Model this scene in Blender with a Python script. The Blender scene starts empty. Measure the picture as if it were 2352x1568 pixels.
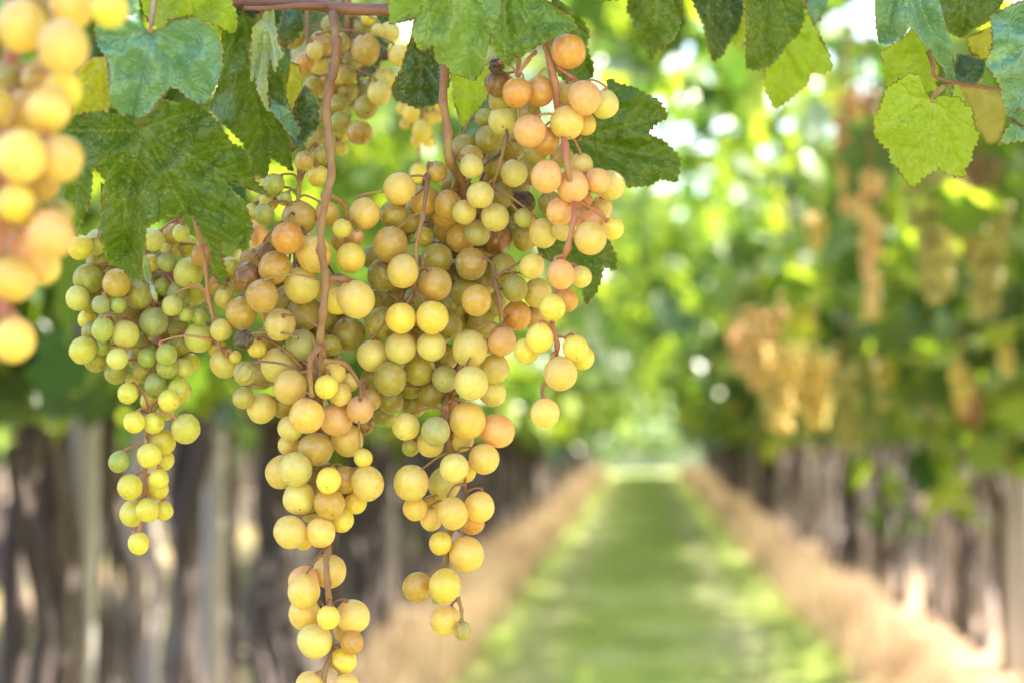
import bpy, bmesh, math, random
import numpy as np
from mathutils import Vector, Matrix, Euler, noise
from mathutils.geometry import delaunay_2d_cdt

R = math.radians
S = bpy.context.scene
COL = S.collection
rnd = random.Random(7)

# ------------------------------------------------------------------ camera
FPX = 4573.0            # focal length in pixels of a 2352 px wide picture (70 mm on 36 mm)
cam_d = bpy.data.cameras.new('camera'); cam = bpy.data.objects.new('camera', cam_d); COL.objects.link(cam)
cam_d.lens = 70; cam_d.sensor_width = 36; cam_d.clip_start = 0.05; cam_d.clip_end = 3000
cam.location = (0, 0, 1.1); cam.rotation_euler = (R(92.52), 0, R(3.68))
cam_d.dof.use_dof = True; cam_d.dof.focus_distance = 1.045; cam_d.dof.aperture_fstop = 6.2
cam_d.dof.aperture_blades = 0
S.camera = cam
CM = Matrix.Translation(cam.location) @ cam.rotation_euler.to_matrix().to_4x4()
CMn = np.array(CM)

def P(x, y, d):
    """point of the place seen at (x, y) of the 2352x1568 picture, d metres in front of the lens"""
    return CM @ Vector(((x - 1176) / FPX * d, (784 - y) / FPX * d, -d))

# ------------------------------------------------------------------ light
SUN_EL, SUN_AZ = 47, 62      # azimuth from +Y (along the path) towards +X (right)
w = bpy.data.worlds.new('World'); S.world = w; w.use_nodes = True
nt = w.node_tree; bg = nt.nodes['Background']
sky = nt.nodes.new('ShaderNodeTexSky'); sky.sky_type = 'NISHITA'; sky.sun_disc = False
sky.sun_elevation = R(SUN_EL); sky.sun_rotation = R(SUN_AZ); sky.air_density = 1.0; sky.dust_density = 3.5; sky.ozone_density = 1.0
nt.links.new(sky.outputs[0], bg.inputs[0]); bg.inputs[1].default_value = 0.15
sl = bpy.data.lights.new('sun', 'SUN'); sun = bpy.data.objects.new('sun', sl); COL.objects.link(sun)
sl.energy = 5.0; sl.angle = R(0.55); sl.color = (1, 0.93, 0.80)
sd = Vector((math.sin(R(SUN_AZ)) * math.cos(R(SUN_EL)), math.cos(R(SUN_AZ)) * math.cos(R(SUN_EL)), math.sin(R(SUN_EL))))
sun.rotation_euler = (-sd).to_track_quat('-Z', 'Y').to_euler(); sun.location = (5, 5, 8)
S.view_settings.view_transform = 'Standard'; S.view_settings.look = 'None'
S.view_settings.gamma = 1; S.view_settings.use_curve_mapping = False
S.view_settings.exposure = 2.5

# ------------------------------------------------------------------ helpers
def tag(o, label=None, cat=None, group=None, kind=None):
    if label: o['label'] = label
    if cat: o['category'] = cat
    if group: o['group'] = group
    if kind: o['kind'] = kind
    return o

def empty(name, loc):
    o = bpy.data.objects.new(name, None); COL.objects.link(o); o.location = loc; o.empty_display_size = 0.05
    return o

def link(name, me, parent=None, mat=None):
    o = bpy.data.objects.new(name, me); COL.objects.link(o)
    if mat is not None and not me.materials: me.materials.append(mat)
    if parent is not None:
        o.parent = parent; o.matrix_parent_inverse = Matrix.Translation(parent.location).inverted()
    return o

def np_mesh(name, co, faces, smooth=True, attrs=None):
    """co (n,3) ; faces (m,k) all of one size or list of lists"""
    me = bpy.data.meshes.new(name)
    if isinstance(faces, np.ndarray):
        m, k = faces.shape
        me.vertices.add(len(co)); me.vertices.foreach_set('co', np.asarray(co, dtype=np.float32).ravel())
        me.loops.add(m * k); me.loops.foreach_set('vertex_index', faces.astype(np.int32).ravel())
        me.polygons.add(m); me.polygons.foreach_set('loop_start', np.arange(0, m * k, k, dtype=np.int32))
        me.update(calc_edges=True)
    else:
        me.from_pydata([tuple(c) for c in co], [], faces); me.update()
    if smooth: me.polygons.foreach_set('use_smooth', [True] * len(me.polygons))
    for an, arr in (attrs or {}).items():
        a = me.attributes.new(an, 'FLOAT', 'POINT'); a.data.foreach_set('value', np.asarray(arr, dtype=np.float32))
    return me

class Tubes:
    """collects tapered tubes, builds ONE mesh"""
    def __init__(s): s.v = []; s.f = []
    def add(s, pts, rad, n=8, cap=True, knob=0.0):
        pts = [Vector(p) for p in pts]
        if not hasattr(rad, '__len__'): rad = [rad] * len(pts)
        base = len(s.v); up = None
        for i, p in enumerate(pts):
            t = (pts[min(i + 1, len(pts) - 1)] - pts[max(i - 1, 0)])
            if t.length < 1e-9: t = Vector((0, 0, 1))
            t.normalize()
            if up is None:
                up = t.orthogonal().normalized()
            up = (up - t * up.dot(t))
            up = up.normalized() if up.length > 1e-6 else t.orthogonal().normalized()
            sd_ = t.cross(up)
            for k in range(n):
                a = 2 * math.pi * k / n
                r = rad[i] * (1 + knob * noise.noise(Vector((i * 0.9 + base, k * 1.3, base * 0.01))))
                s.v.append(p + (up * math.cos(a) + sd_ * math.sin(a)) * r)
        for i in range(len(pts) - 1):
            for k in range(n):
                a = base + i * n + k; b = base + i * n + (k + 1) % n
                s.f.append((a, b, b + n, a + n))
        if cap:
            s.f.append(tuple(base + k for k in range(n))[::-1]); e = base + (len(pts) - 1) * n
            s.f.append(tuple(e + k for k in range(n)))
        return s
    def build(s, name, mat, parent=None):
        me = bpy.data.meshes.new(name); me.from_pydata([tuple(v) for v in s.v], [], s.f); me.update()
        me.polygons.foreach_set('use_smooth', [True] * len(me.polygons))
        return link(name, me, parent, mat)

def spline(pts, step=None, sub=6):
    """Catmull-Rom through Vector points"""
    pts = [Vector(p) for p in pts]; out = []
    q = [pts[0] * 2 - pts[1]] + pts + [pts[-1] * 2 - pts[-2]]
    for i in range(1, len(q) - 2):
        for k in range(sub):
            t = k / sub
            a, b, c, d = q[i - 1], q[i], q[i + 1], q[i + 2]
            out.append(0.5 * ((2 * b) + (c - a) * t + (2 * a - 5 * b + 4 * c - d) * t * t + (3 * b - a - 3 * c + d) * t ** 3))
    out.append(pts[-1]); return out

# ------------------------------------------------------------------ materials
def newmat(name):
    m = bpy.data.materials.new(name); m.use_nodes = True; n = m.node_tree; n.nodes.clear()
    return m, n
def N(n, t, **k):
    o = n.nodes.new(t)
    for a, b in k.items(): setattr(o, a, b)
    return o
def mixc(n, fac, a, b, mode='MIX'):
    x = N(n, 'ShaderNodeMix', data_type='RGBA', blend_type=mode)
    for s, v in ((0, fac), (6, a), (7, b)):
        if isinstance(v, (int, float)): x.inputs[s].default_value = v
        elif isinstance(v, tuple): x.inputs[s].default_value = (*v, 1) if len(v) == 3 else v
        else: n.links.new(v, x.inputs[s])
    return x.outputs[2]
def ramp(n, fac, stops):
    r = N(n, 'ShaderNodeValToRGB'); e = r.color_ramp.elements
    while len(e) < len(stops): e.new(0.5)
    for i, (p, c) in enumerate(stops):
        e[i].position = p; e[i].color = (*c, 1) if hasattr(c, '__len__') else (c, c, c, 1)
    n.links.new(fac, r.inputs[0]); return r.outputs[0]
def noise_n(n, scale, detail=3, vec=None, rough=0.5):
    t = N(n, 'ShaderNodeTexNoise'); t.inputs['Scale'].default_value = scale; t.inputs['Detail'].default_value = detail
    t.inputs['Roughness'].default_value = rough
    if vec is not None: n.links.new(vec, t.inputs['Vector'])
    return t.outputs[0]
def math_n(n, op, a, b=0.0):
    x = N(n, 'ShaderNodeMath', operation=op)
    for i, v in enumerate((a, b)):
        if isinstance(v, (int, float)): x.inputs[i].default_value = v
        else: n.links.new(v, x.inputs[i])
    return x.outputs[0]

def grape_material():
    m, n = newmat('grape_skin')
    out = N(n, 'ShaderNodeOutputMaterial'); b = N(n, 'ShaderNodeBsdfPrincipled')
    oi = N(n, 'ShaderNodeObjectInfo'); tc = N(n, 'ShaderNodeTexCoord')
    add = N(n, 'ShaderNodeVectorMath', operation='ADD')
    sc = N(n, 'ShaderNodeVectorMath', operation='SCALE'); sc.inputs['Scale'].default_value = 50
    cmb = N(n, 'ShaderNodeCombineXYZ')
    for i in range(3): n.links.new(oi.outputs['Random'], cmb.inputs[i])
    n.links.new(cmb.outputs[0], sc.inputs[0]); n.links.new(tc.outputs['Object'], add.inputs[0]); n.links.new(sc.outputs[0], add.inputs[1])
    v = add.outputs[0]
    # blush and ripeness patches that belong to the skin
    p1 = ramp(n, noise_n(n, 1.1, 3, v), [(0.42, 0), (0.68, 1)])
    c = mixc(n, math_n(n, 'MULTIPLY', p1, 0.16), oi.outputs['Color'], (0.70, 0.36, 0.09), 'MIX')
    p2 = ramp(n, noise_n(n, 2.3, 5, v, 0.6), [(0.35, 0), (0.75, 1)])
    c = mixc(n, math_n(n, 'MULTIPLY', p2, 0.55), c, (0.92, 0.78, 0.42), 'MULTIPLY')
    # bloom, the waxy dust
    p3 = ramp(n, noise_n(n, 3.2, 6, v, 0.65), [(0.40, 0), (0.72, 1)])
    c = mixc(n, math_n(n, 'MULTIPLY', p3, 0.22), c, (0.84, 0.80, 0.60))
    # brown specks
    vo = N(n, 'ShaderNodeTexVoronoi'); vo.inputs['Scale'].default_value = 2.6; n.links.new(v, vo.inputs['Vector'])
    sp = ramp(n, vo.outputs['Distance'], [(0.045, 1), (0.085, 0)])
    gate = ramp(n, noise_n(n, 1.7, 2, v), [(0.42, 0), (0.46, 1)])
    c = mixc(n, math_n(n, 'MULTIPLY', math_n(n, 'MULTIPLY', sp, gate), 0.75), c, (0.10, 0.045, 0.015))
    # fine freckles
    vf = N(n, 'ShaderNodeTexVoronoi'); vf.inputs['Scale'].default_value = 11; n.links.new(v, vf.inputs['Vector'])
    c = mixc(n, math_n(n, 'MULTIPLY', ramp(n, vf.outputs['Distance'], [(0.06, 1), (0.16, 0)]), 0.14), c, (0.35, 0.17, 0.04))
    # blossom scar at the free end (local -Z)
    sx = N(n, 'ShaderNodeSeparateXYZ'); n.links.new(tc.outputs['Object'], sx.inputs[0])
    rxy = math_n(n, 'SQRT', math_n(n, 'ADD', math_n(n, 'MULTIPLY', sx.outputs[0], sx.outputs[0]), math_n(n, 'MULTIPLY', sx.outputs[1], sx.outputs[1])))
    scar = math_n(n, 'MULTIPLY', ramp(n, rxy, [(0.05, 1), (0.09, 0)]), math_n(n, 'LESS_THAN', sx.outputs[2], 0.0))
    zz = ramp(n, math_n(n, 'ADD', math_n(n, 'MULTIPLY', sx.outputs[2], 0.5), math_n(n, 'MULTIPLY', noise_n(n, 0.9, 3, v), 0.6)), [(0.15, 0), (0.95, 1)])  # translucent glow painted into the colour: peach at stalk end, yellower at free end
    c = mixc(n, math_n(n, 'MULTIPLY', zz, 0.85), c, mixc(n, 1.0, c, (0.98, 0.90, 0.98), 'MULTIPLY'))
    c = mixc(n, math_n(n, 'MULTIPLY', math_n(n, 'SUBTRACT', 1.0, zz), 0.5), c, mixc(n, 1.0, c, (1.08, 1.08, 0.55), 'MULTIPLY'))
    c = mixc(n, math_n(n, 'MULTIPLY', scar, 0.6), c, (0.07, 0.03, 0.012))
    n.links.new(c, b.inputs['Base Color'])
    n.links.new(math_n(n, 'ADD', oi.outputs['Alpha'], math_n(n, 'MULTIPLY', p3, 0.15)), b.inputs['Roughness'])
    b.inputs['Subsurface Weight'].default_value = 0.85
    b.inputs['Subsurface Radius'].default_value = (1.0, 0.82, 0.22)
    b.inputs['Subsurface Scale'].default_value = 0.0055
    b.inputs['Specular IOR Level'].default_value = 0.6
    n.links.new(math_n(n, 'MULTIPLY', math_n(n, 'SUBTRACT', 1.0, p3), 0.5), b.inputs['Coat Weight']); b.inputs['Coat Roughness'].default_value = 0.13
    b.inputs['Sheen Weight'].default_value = 0.15; b.inputs['Sheen Roughness'].default_value = 0.45
    b.inputs['Sheen Tint'].default_value = (1, 0.92, 0.78, 1)
    bp = N(n, 'ShaderNodeBump'); bp.inputs['Strength'].default_value = 0.12; bp.inputs['Distance'].default_value = 0.0008
    n.links.new(noise_n(n, 5, 5, v), bp.inputs['Height']); n.links.new(bp.outputs[0], b.inputs['Normal'])
    tl = N(n, 'ShaderNodeBsdfTranslucent'); n.links.new(mixc(n, 1.0, c, (1.25, 1.1, 0.5), 'MULTIPLY'), tl.inputs[0])
    ms = N(n, 'ShaderNodeMixShader'); ms.inputs[0].default_value = 0.24
    n.links.new(b.outputs[0], ms.inputs[1]); n.links.new(tl.outputs[0], ms.inputs[2])
    n.links.new(ms.outputs[0], out.inputs[0]); return m

def leaf_material(name, far=False):
    m, n = newmat(name)
    out = N(n, 'ShaderNodeOutputMaterial'); b = N(n, 'ShaderNodeBsdfPrincipled')
    tc = N(n, 'ShaderNodeTexCoord')
    if far:
        at = N(n, 'ShaderNodeAttribute', attribute_name='tone'); oi = N(n, 'ShaderNodeObjectInfo')
        t = math_n(n, 'ADD', at.outputs['Fac'], math_n(n, 'MULTIPLY', math_n(n, 'SUBTRACT', oi.outputs['Random'], 0.5), 0.12))
        c = ramp(n, t, [(0.0, (0.022, 0.060, 0.022)), (0.28, (0.060, 0.130, 0.036)), (0.54, (0.150, 0.240, 0.045)),
                        (0.84, (0.300, 0.380, 0.060)), (0.94, (0.420, 0.320, 0.050)), (0.985, (0.260, 0.090, 0.045))])
        rough = 0.32; tr = 0.42; spec = 0.7
        tcol = mixc(n, 1.0, c, (1.9, 1.75, 0.55), 'MULTIPLY')
    else:
        oi = N(n, 'ShaderNodeObjectInfo'); ve = N(n, 'ShaderNodeAttribute', attribute_name='vein')
        ed = N(n, 'ShaderNodeAttribute', attribute_name='rim')
        c = oi.outputs['Color']
        pat = ramp(n, noise_n(n, 28, 5, tc.outputs['Object'], 0.6), [(0.35, 0), (0.7, 1)])
        c = mixc(n, math_n(n, 'MULTIPLY', pat, 0.35), c, (0.78, 0.84, 0.6), 'MULTIPLY')
        pat2 = ramp(n, noise_n(n, 12, 3, tc.outputs['Object']), [(0.55, 0), (0.75, 1)])
        c = mixc(n, math_n(n, 'MULTIPLY', pat2, 0.22), c, (0.30, 0.32, 0.04))
        # pale powdery flecks (spray residue) and small brown holes' rims
        vo = N(n, 'ShaderNodeTexVoronoi'); vo.inputs['Scale'].default_value = 480; n.links.new(tc.outputs['Object'], vo.inputs['Vector'])
        gt = ramp(n, noise_n(n, 45, 3, tc.outputs['Object']), [(0.5, 0), (0.62, 1)])
        c = mixc(n, math_n(n, 'MULTIPLY', math_n(n, 'MULTIPLY', ramp(n, vo.outputs['Distance'], [(0.12, 1), (0.3, 0)]), gt), 0.35), c, (0.45, 0.52, 0.36))
        rim = ramp(n, math_n(n, 'ADD', ed.outputs['Fac'], math_n(n, 'MULTIPLY', math_n(n, 'SUBTRACT', noise_n(n, 60, 3, tc.outputs['Object']), 0.5), 1.0)), [(0.55, 0), (1.0, 1)])
        c = mixc(n, math_n(n, 'MULTIPLY', rim, 0.5), c, (0.36, 0.36, 0.06))  # lit leaf edge painted into the colour as a yellow margin
        brn = ramp(n, math_n(n, 'ADD', math_n(n, 'MULTIPLY', ed.outputs['Fac'], 0.45), noise_n(n, 85, 4, tc.outputs['Object'])), [(0.86, 0), (0.93, 1)])
        c = mixc(n, math_n(n, 'MULTIPLY', brn, 0.8), c, (0.14, 0.07, 0.025))
        c = mixc(n, math_n(n, 'MULTIPLY', ve.outputs['Fac'], 0.42), c, mixc(n, 0.4, c, (0.60, 0.64, 0.32)))
        rough = 0.42; tr = 0.40; spec = 0.5
        tcol = mixc(n, 1.0, c, (1.9, 1.7, 0.35), 'MULTIPLY')
    n.links.new(c, b.inputs['Base Color']); b.inputs['Roughness'].default_value = rough
    b.inputs['Specular IOR Level'].default_value = spec
    if not far:
        bp = N(n, 'ShaderNodeBump'); bp.inputs['Strength'].default_value = 0.5; bp.inputs['Distance'].default_value = 0.0012
        vb = N(n, 'ShaderNodeTexVoronoi', feature='DISTANCE_TO_EDGE'); vb.inputs['Scale'].default_value = 210
        wp = N(n, 'ShaderNodeTexNoise'); wp.inputs['Scale'].default_value = 60; n.links.new(tc.outputs['Object'], wp.inputs['Vector'])
        mx = N(n, 'ShaderNodeMix', data_type='VECTOR'); mx.inputs[0].default_value = 0.02
        n.links.new(tc.outputs['Object'], mx.inputs[4]); n.links.new(wp.outputs[1], mx.inputs[5]); n.links.new(mx.outputs[1], vb.inputs['Vector'])
        h = math_n(n, 'ADD', ramp(n, vb.outputs['Distance'], [(0, 0), (0.25, 1)]), math_n(n, 'MULTIPLY', noise_n(n, 40, 4, tc.outputs['Object']), 1.6))
        n.links.new(h, bp.inputs['Height']); n.links.new(bp.outputs[0], b.inputs['Normal'])
    t_ = N(n, 'ShaderNodeBsdfTranslucent'); n.links.new(tcol, t_.inputs[0])
    mx = N(n, 'ShaderNodeMixShader'); mx.inputs[0].default_value = tr
    if not far: n.links.new(oi.outputs['Alpha'], mx.inputs[0])
    n.links.new(b.outputs[0], mx.inputs[1]); n.links.new(t_.outputs[0], mx.inputs[2]); n.links.new(mx.outputs[0], out.inputs[0])
    return m

def simple_mat(name, cols, scale=8, rough=0.8, stretch=None, bump=0.3, attr=None, trans=0.0, dist=0.01):
    m, n = newmat(name)
    out = N(n, 'ShaderNodeOutputMaterial'); b = N(n, 'ShaderNodeBsdfPrincipled')
    tc = N(n, 'ShaderNodeTexCoord'); v = tc.outputs['Object']
    if stretch:
        mp = N(n, 'ShaderNodeMapping'); mp.inputs['Scale'].default_value = stretch; n.links.new(v, mp.inputs[0]); v = mp.outputs[0]
    f = noise_n(n, scale, 5, v, 0.6)
    if attr:
        a = N(n, 'ShaderNodeAttribute', attribute_name=attr); f2 = a.outputs['Fac']
    else:
        f2 = f
    k = len(cols)
    lo, hi = (0.0, 1.0) if attr else (0.32, 0.70)
    c = ramp(n, f2, [(lo + (hi - lo) * i / max(1, k - 1), col) for i, col in enumerate(cols)])
    n.links.new(c, b.inputs['Base Color']); b.inputs['Roughness'].default_value = rough
    bp = N(n, 'ShaderNodeBump'); bp.inputs['Strength'].default_value = bump; bp.inputs['Distance'].default_value = dist
    n.links.new(f, bp.inputs['Height']); n.links.new(bp.outputs[0], b.inputs['Normal'])
    if trans:
        t_ = N(n, 'ShaderNodeBsdfTranslucent'); n.links.new(c, t_.inputs[0])
        mx = N(n, 'ShaderNodeMixShader'); mx.inputs[0].default_value = trans
        n.links.new(b.outputs[0], mx.inputs[1]); n.links.new(t_.outputs[0], mx.inputs[2]); n.links.new(mx.outputs[0], out.inputs[0])
    else:
        n.links.new(b.outputs[0], out.inputs[0])
    return m

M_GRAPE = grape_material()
M_LEAF = leaf_material('vine_leaf')
M_FAR = leaf_material('far_vine_leaf', far=True)
M_STEM = simple_mat('grape_stem', [(0.20, 0.085, 0.04), (0.30, 0.15, 0.065), (0.32, 0.24, 0.07)], scale=60, rough=0.6, dist=0.001)
M_STEMP = simple_mat('pink_grape_stem', [(0.42, 0.12, 0.08), (0.46, 0.20, 0.10), (0.32, 0.20, 0.07)], scale=55, rough=0.55, dist=0.001)
M_CANE = simple_mat('brown_cane', [(0.16, 0.055, 0.035), (0.26, 0.10, 0.06), (0.30, 0.15, 0.08)], scale=50, rough=0.5, stretch=(0.25, 1, 1), dist=0.001)
M_PETIOLE = simple_mat('petiole', [(0.40, 0.16, 0.10), (0.42, 0.30, 0.10)], scale=40, rough=0.5, dist=0.001)
M_BARK = simple_mat('vine_bark', [(0.030, 0.022, 0.020), (0.085, 0.064, 0.058), (0.20, 0.165, 0.155)], scale=16, rough=0.9, stretch=(1, 1, 0.12), bump=1.0, dist=0.02)
M_BARKL = simple_mat('pale_vine_bark', [(0.14, 0.10, 0.09), (0.38, 0.32, 0.29), (0.60, 0.53, 0.47)], scale=14, rough=0.9, stretch=(1, 1, 0.12), bump=1.0, dist=0.02)
M_POST = simple_mat('weathered_post', [(0.26, 0.24, 0.23), (0.44, 0.42, 0.41), (0.60, 0.57, 0.54)], scale=10, rough=0.85, stretch=(1, 1, 0.08), bump=0.6)
M_WIRE = simple_mat('trellis_wire', [(0.35, 0.35, 0.36), (0.5, 0.5, 0.5)], rough=0.45, bump=0)
M_DRY = simple_mat('dry_grass', [(0.34, 0.22, 0.13), (0.62, 0.45, 0.28), (0.80, 0.66, 0.44)], rough=0.7, attr='tone', trans=0.3, bump=0)
M_GRASS = simple_mat('green_grass', [(0.24, 0.31, 0.06), (0.42, 0.50, 0.11), (0.58, 0.56, 0.26)], rough=0.6, attr='tone', trans=0.35, bump=0)

# ------------------------------------------------------------------ setting: ground
def ground_material():
    m, n = newmat('vineyard_ground')
    out = N(n, 'ShaderNodeOutputMaterial'); b = N(n, 'ShaderNodeBsdfPrincipled'); b.inputs['Roughness'].default_value = 1.0; b.inputs['Specular IOR Level'].default_value = 0.05
    tc = N(n, 'ShaderNodeTexCoord'); v = tc.outputs['Object']
    sx = N(n, 'ShaderNodeSeparateXYZ'); n.links.new(v, sx.inputs[0])
    g = ramp(n, noise_n(n, 1.6, 6, v, 0.6), [(0.35, (0.22, 0.29, 0.07)), (0.50, (0.36, 0.45, 0.11)), (0.66, (0.50, 0.50, 0.24))])
    soil = ramp(n, noise_n(n, 3.0, 6, v, 0.65), [(0.35, (0.16, 0.11, 0.075)), (0.65, (0.42, 0.31, 0.20))])
    bare = ramp(n, noise_n(n, 0.75, 4, v, 0.6), [(0.55, 0), (0.70, 1)])
    g = mixc(n, math_n(n, 'MULTIPLY', bare, 0.55), g, (0.30, 0.26, 0.16))
    tk = ramp(n, math_n(n, 'ABSOLUTE', math_n(n, 'SUBTRACT', math_n(n, 'ABSOLUTE', sx.outputs[0]), 0.52)), [(0.05, 1), (0.20, 0)])
    g = mixc(n, math_n(n, 'MULTIPLY', tk, 0.55), g, (0.42, 0.38, 0.24))
    # strip of grass along the middle, soil under the vines; repeats every row (2.95 m)
    xx = math_n(n, 'ADD', sx.outputs[0], math_n(n, 'MULTIPLY', math_n(n, 'SUBTRACT', noise_n(n, 1.3, 3, v), 0.5), 0.7))
    ph = math_n(n, 'PINGPONG', math_n(n, 'ADD', xx, -0.05), 1.475)
    strip = ramp(n, ph, [(0.80, 0), (1.0, 1)])
    lane = math_n(n, 'GREATER_THAN', math_n(n, 'ABSOLUTE', xx), 1.5)
    dry = ramp(n, noise_n(n, 2.2, 6, v, 0.65), [(0.35, (0.07, 0.055, 0.045)), (0.58, (0.17, 0.13, 0.10)), (0.72, (0.13, 0.17, 0.06))])
    c = mixc(n, strip, mixc(n, lane, g, dry), soil)
    beyond = ramp(n, math_n(n, 'DIVIDE', sx.outputs[1], 100.0), [(0.50, 0), (0.53, 1)])
    c = mixc(n, beyond, c, ramp(n, noise_n(n, .4, 5, v), [(0.4, (0.03, 0.05, 0.02)), (0.6, (0.08, 0.09, 0.045))]))
    n.links.new(c, b.inputs['Base Color'])
    bp = N(n, 'ShaderNodeBump'); bp.inputs['Distance'].default_value = 0.05; n.links.new(noise_n(n, 14, 5, v), bp.inputs['Height'])
    n.links.new(bp.outputs[0], b.inputs['Normal']); n.links.new(b.outputs[0], out.inputs[0]); return m

xs = np.concatenate([np.linspace(-800, -12, 20), np.linspace(-10, 10, 81), np.linspace(12, 800, 20)])
ys = np.concatenate([np.linspace(-200, -2, 8), np.linspace(0, 60, 121), np.linspace(62, 1500, 40)])
gx, gy = np.meshgrid(xs, ys)
gz = np.array([[0.05 * (noise.noise(Vector((a * 0.5, b * 0.5, 0)))) if abs(a) < 11 and b < 61 else 0 for a, b in zip(ra, rb)] for ra, rb in zip(gx, gy)])
co = np.stack([gx, gy, gz], -1).reshape(-1, 3); W = len(xs)
ii = np.arange(len(ys) - 1)[:, None] * W + np.arange(W - 1)[None, :]
fc = np.stack([ii, ii + 1, ii + 1 + W, ii + W], -1).reshape(-1, 4)
g_ = link('ground', np_mesh('ground', co, fc), None, ground_material()); tag(g_, kind='structure')

def blades(name, n, xr, yr, hr, wr, mat, lean=0.35, power=1.0, seed=1, dens=None):
    rs = np.random.RandomState(seed)
    y = yr[0] + (yr[1] - yr[0]) * rs.rand(n) ** power
    x = xr[0] + (xr[1] - xr[0]) * rs.rand(n)
    if dens is not None:
        keep = np.array([rs.rand() < dens(a, b) for a, b in zip(x, y)]); x, y = x[keep], y[keep]; n = len(x)
    clump = np.array([noise.noise(Vector((a * 1.9, b * 1.1, seed * 3.1))) for a, b in zip(x, y)])
    h = (hr[0] + (hr[1] - hr[0]) * rs.rand(n)) * np.clip(0.85 + clump * 1.1, 0.25, 1.8)
    wd = wr * (0.6 + 0.8 * rs.rand(n)) * (1 + y / 22.0)
    a = rs.rand(n) * 2 * np.pi; l = lean * h * rs.rand(n); b = rs.rand(n) * 2 * np.pi
    z0 = np.array([0.05 * noise.noise(Vector((p * 0.5, q * 0.5, 0))) for p, q in zip(x, y)]) - 0.01
    ux, uy = np.cos(a) * wd / 2, np.sin(a) * wd / 2; lx, ly = np.cos(b) * l, np.sin(b) * l
    v = np.stack([np.stack([x - ux, y - uy, z0], 1), np.stack([x + ux, y + uy, z0], 1),
                  np.stack([x + ux * .7 + lx * .4, y + uy * .7 + ly * .4, z0 + h * .55], 1), np.stack([x - ux * .7 + lx * .4, y - uy * .7 + ly * .4, z0 + h * .55], 1),
                  np.stack([x + lx, y + ly, z0 + h], 1)], 1).reshape(-1, 3)
    k = np.arange(n)[:, None] * 5
    f = np.concatenate([k + [0, 1, 2], k + [0, 2, 3], k + [3, 2, 4]], 0)
    tone = np.repeat(np.clip(rs.rand(n) * 0.7 + 0.15 + clump * 0.35, 0, 1), 5)
    return link(name, np_mesh(name, v, f, True, {'tone': tone}), None, mat)

o = blades('green_grass', 60000, (-1.15, 1.15), (6.5, 49), (0.015, 0.05), 0.006, M_GRASS, power=1.5, seed=3,
           dens=lambda a, b: (.35 if .38 < abs(a) < .66 else 1) * 0.25 + 0.75 * max(0, min(1, 0.6 + 1.6 * noise.noise(Vector((a * 1.2, b * 0.5, 9))))))
tag(o, 'short green grass covering the path between the vine rows', 'grass', kind='stuff')
o = blades('dry_grass', 14000, (-1.22, -0.80), (3.0, 49), (0.07, 0.34), 0.007, M_DRY, power=1.4, seed=5); tag(o, 'dry straw coloured grass under the left vine row', 'dry grass', kind='stuff')
o = blades('dry_grass', 12000, (0.92, 1.34), (5.0, 49), (0.06, 0.30), 0.008, M_DRY, power=1.4, seed=6); tag(o, 'dry peach coloured grass under the right vine row', 'dry grass', kind='stuff')
o = blades('weeds', 5000, (-6, -1.6), (5.5, 30), (0.05, 0.22), 0.008, M_GRASS, power=1.2, seed=8); tag(o, 'low green weeds seen between the trunks of the left row', 'weeds', kind='stuff')

# far hills behind the end of the rows
hx = np.linspace(-500, 500, 120); hv = []; 
for i, a in enumerate(hx):
    h = 9 + 7 * noise.noise(Vector((a * 0.008, 4, 0))) + 2.0 * noise.noise(Vector((a * 0.05, 1, 0)))
    hv += [(a, 330, -1), (a, 350, h * .6), (a, 420, h)]
hf = [(3 * i + k, 3 * i + 3 + k, 3 * i + 4 + k, 3 * i + 1 + k) for i in range(len(hx) - 1) for k in (0, 1)]
o = link('hills', np_mesh('hills', hv, hf), None, simple_mat('hill_green', [(0.07, 0.12, 0.05), (0.14, 0.20, 0.08), (0.22, 0.26, 0.12)], scale=0.05, bump=0)); tag(o, kind='structure')

# ------------------------------------------------------------------ background vines
LEAF_OUT = [(0, -0.06), (0.30, -0.34), (0.46, -0.12), (0.62, 0.10), (0.40, 0.24), (0.50, 0.56), (0.22, 0.62), (0.0, 1.0), (-0.22, 0.62), (-0.50, 0.56), (-0.40, 0.24), (-0.62, 0.10), (-0.46, -0.12), (-0.30, -0.34)]
def leaf_cloud(name, pts, size, rs, hang=0.75):
    """many simple lobed leaves as one mesh; pts (n,3)"""
    n = len(pts); base = np.array([(a * 1.05, b - 0.1, 0.0) for a, b in LEAF_OUT] + [(0, 0.25, 0.0)])
    k = len(base)
    V = np.empty((n, k, 3)); T = np.empty((n, k))
    for i in range(n):
        s = size * (0.6 + 0.7 * rs.rand())
        b = base.copy(); b[:, 2] = 0.18 * np.abs(b[:, 0]) * (1 if rs.rand() < .5 else -1) - 0.12 * b[:, 1] ** 2 * rs.rand()
        # blade hangs: local +Y (tip) points down and outwards
        e = Euler(((-math.pi / 2 + rs.normal(0, 0.55)) if rs.rand() < hang else rs.normal(0, 0.5), rs.normal(0, 0.35), rs.rand() * 6.283))
        V[i] = (b * s) @ np.array(e.to_matrix()).T + pts[i]
        T[i] = np.clip(rs.beta(2.0, 2.2) * 0.9 + (0.1 if rs.rand() < .06 else 0), 0, 1)
    idx = np.arange(n)[:, None, None] * k
    r = np.arange(k - 1); tri = np.stack([r, (r + 1) % (k - 1), np.full(k - 1, k - 1)], 1)
    F = (idx + tri[None]).reshape(-1, 3)
    return np_mesh(name, V.reshape(-1, 3), F, False, {'tone': T.ravel()})

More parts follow.
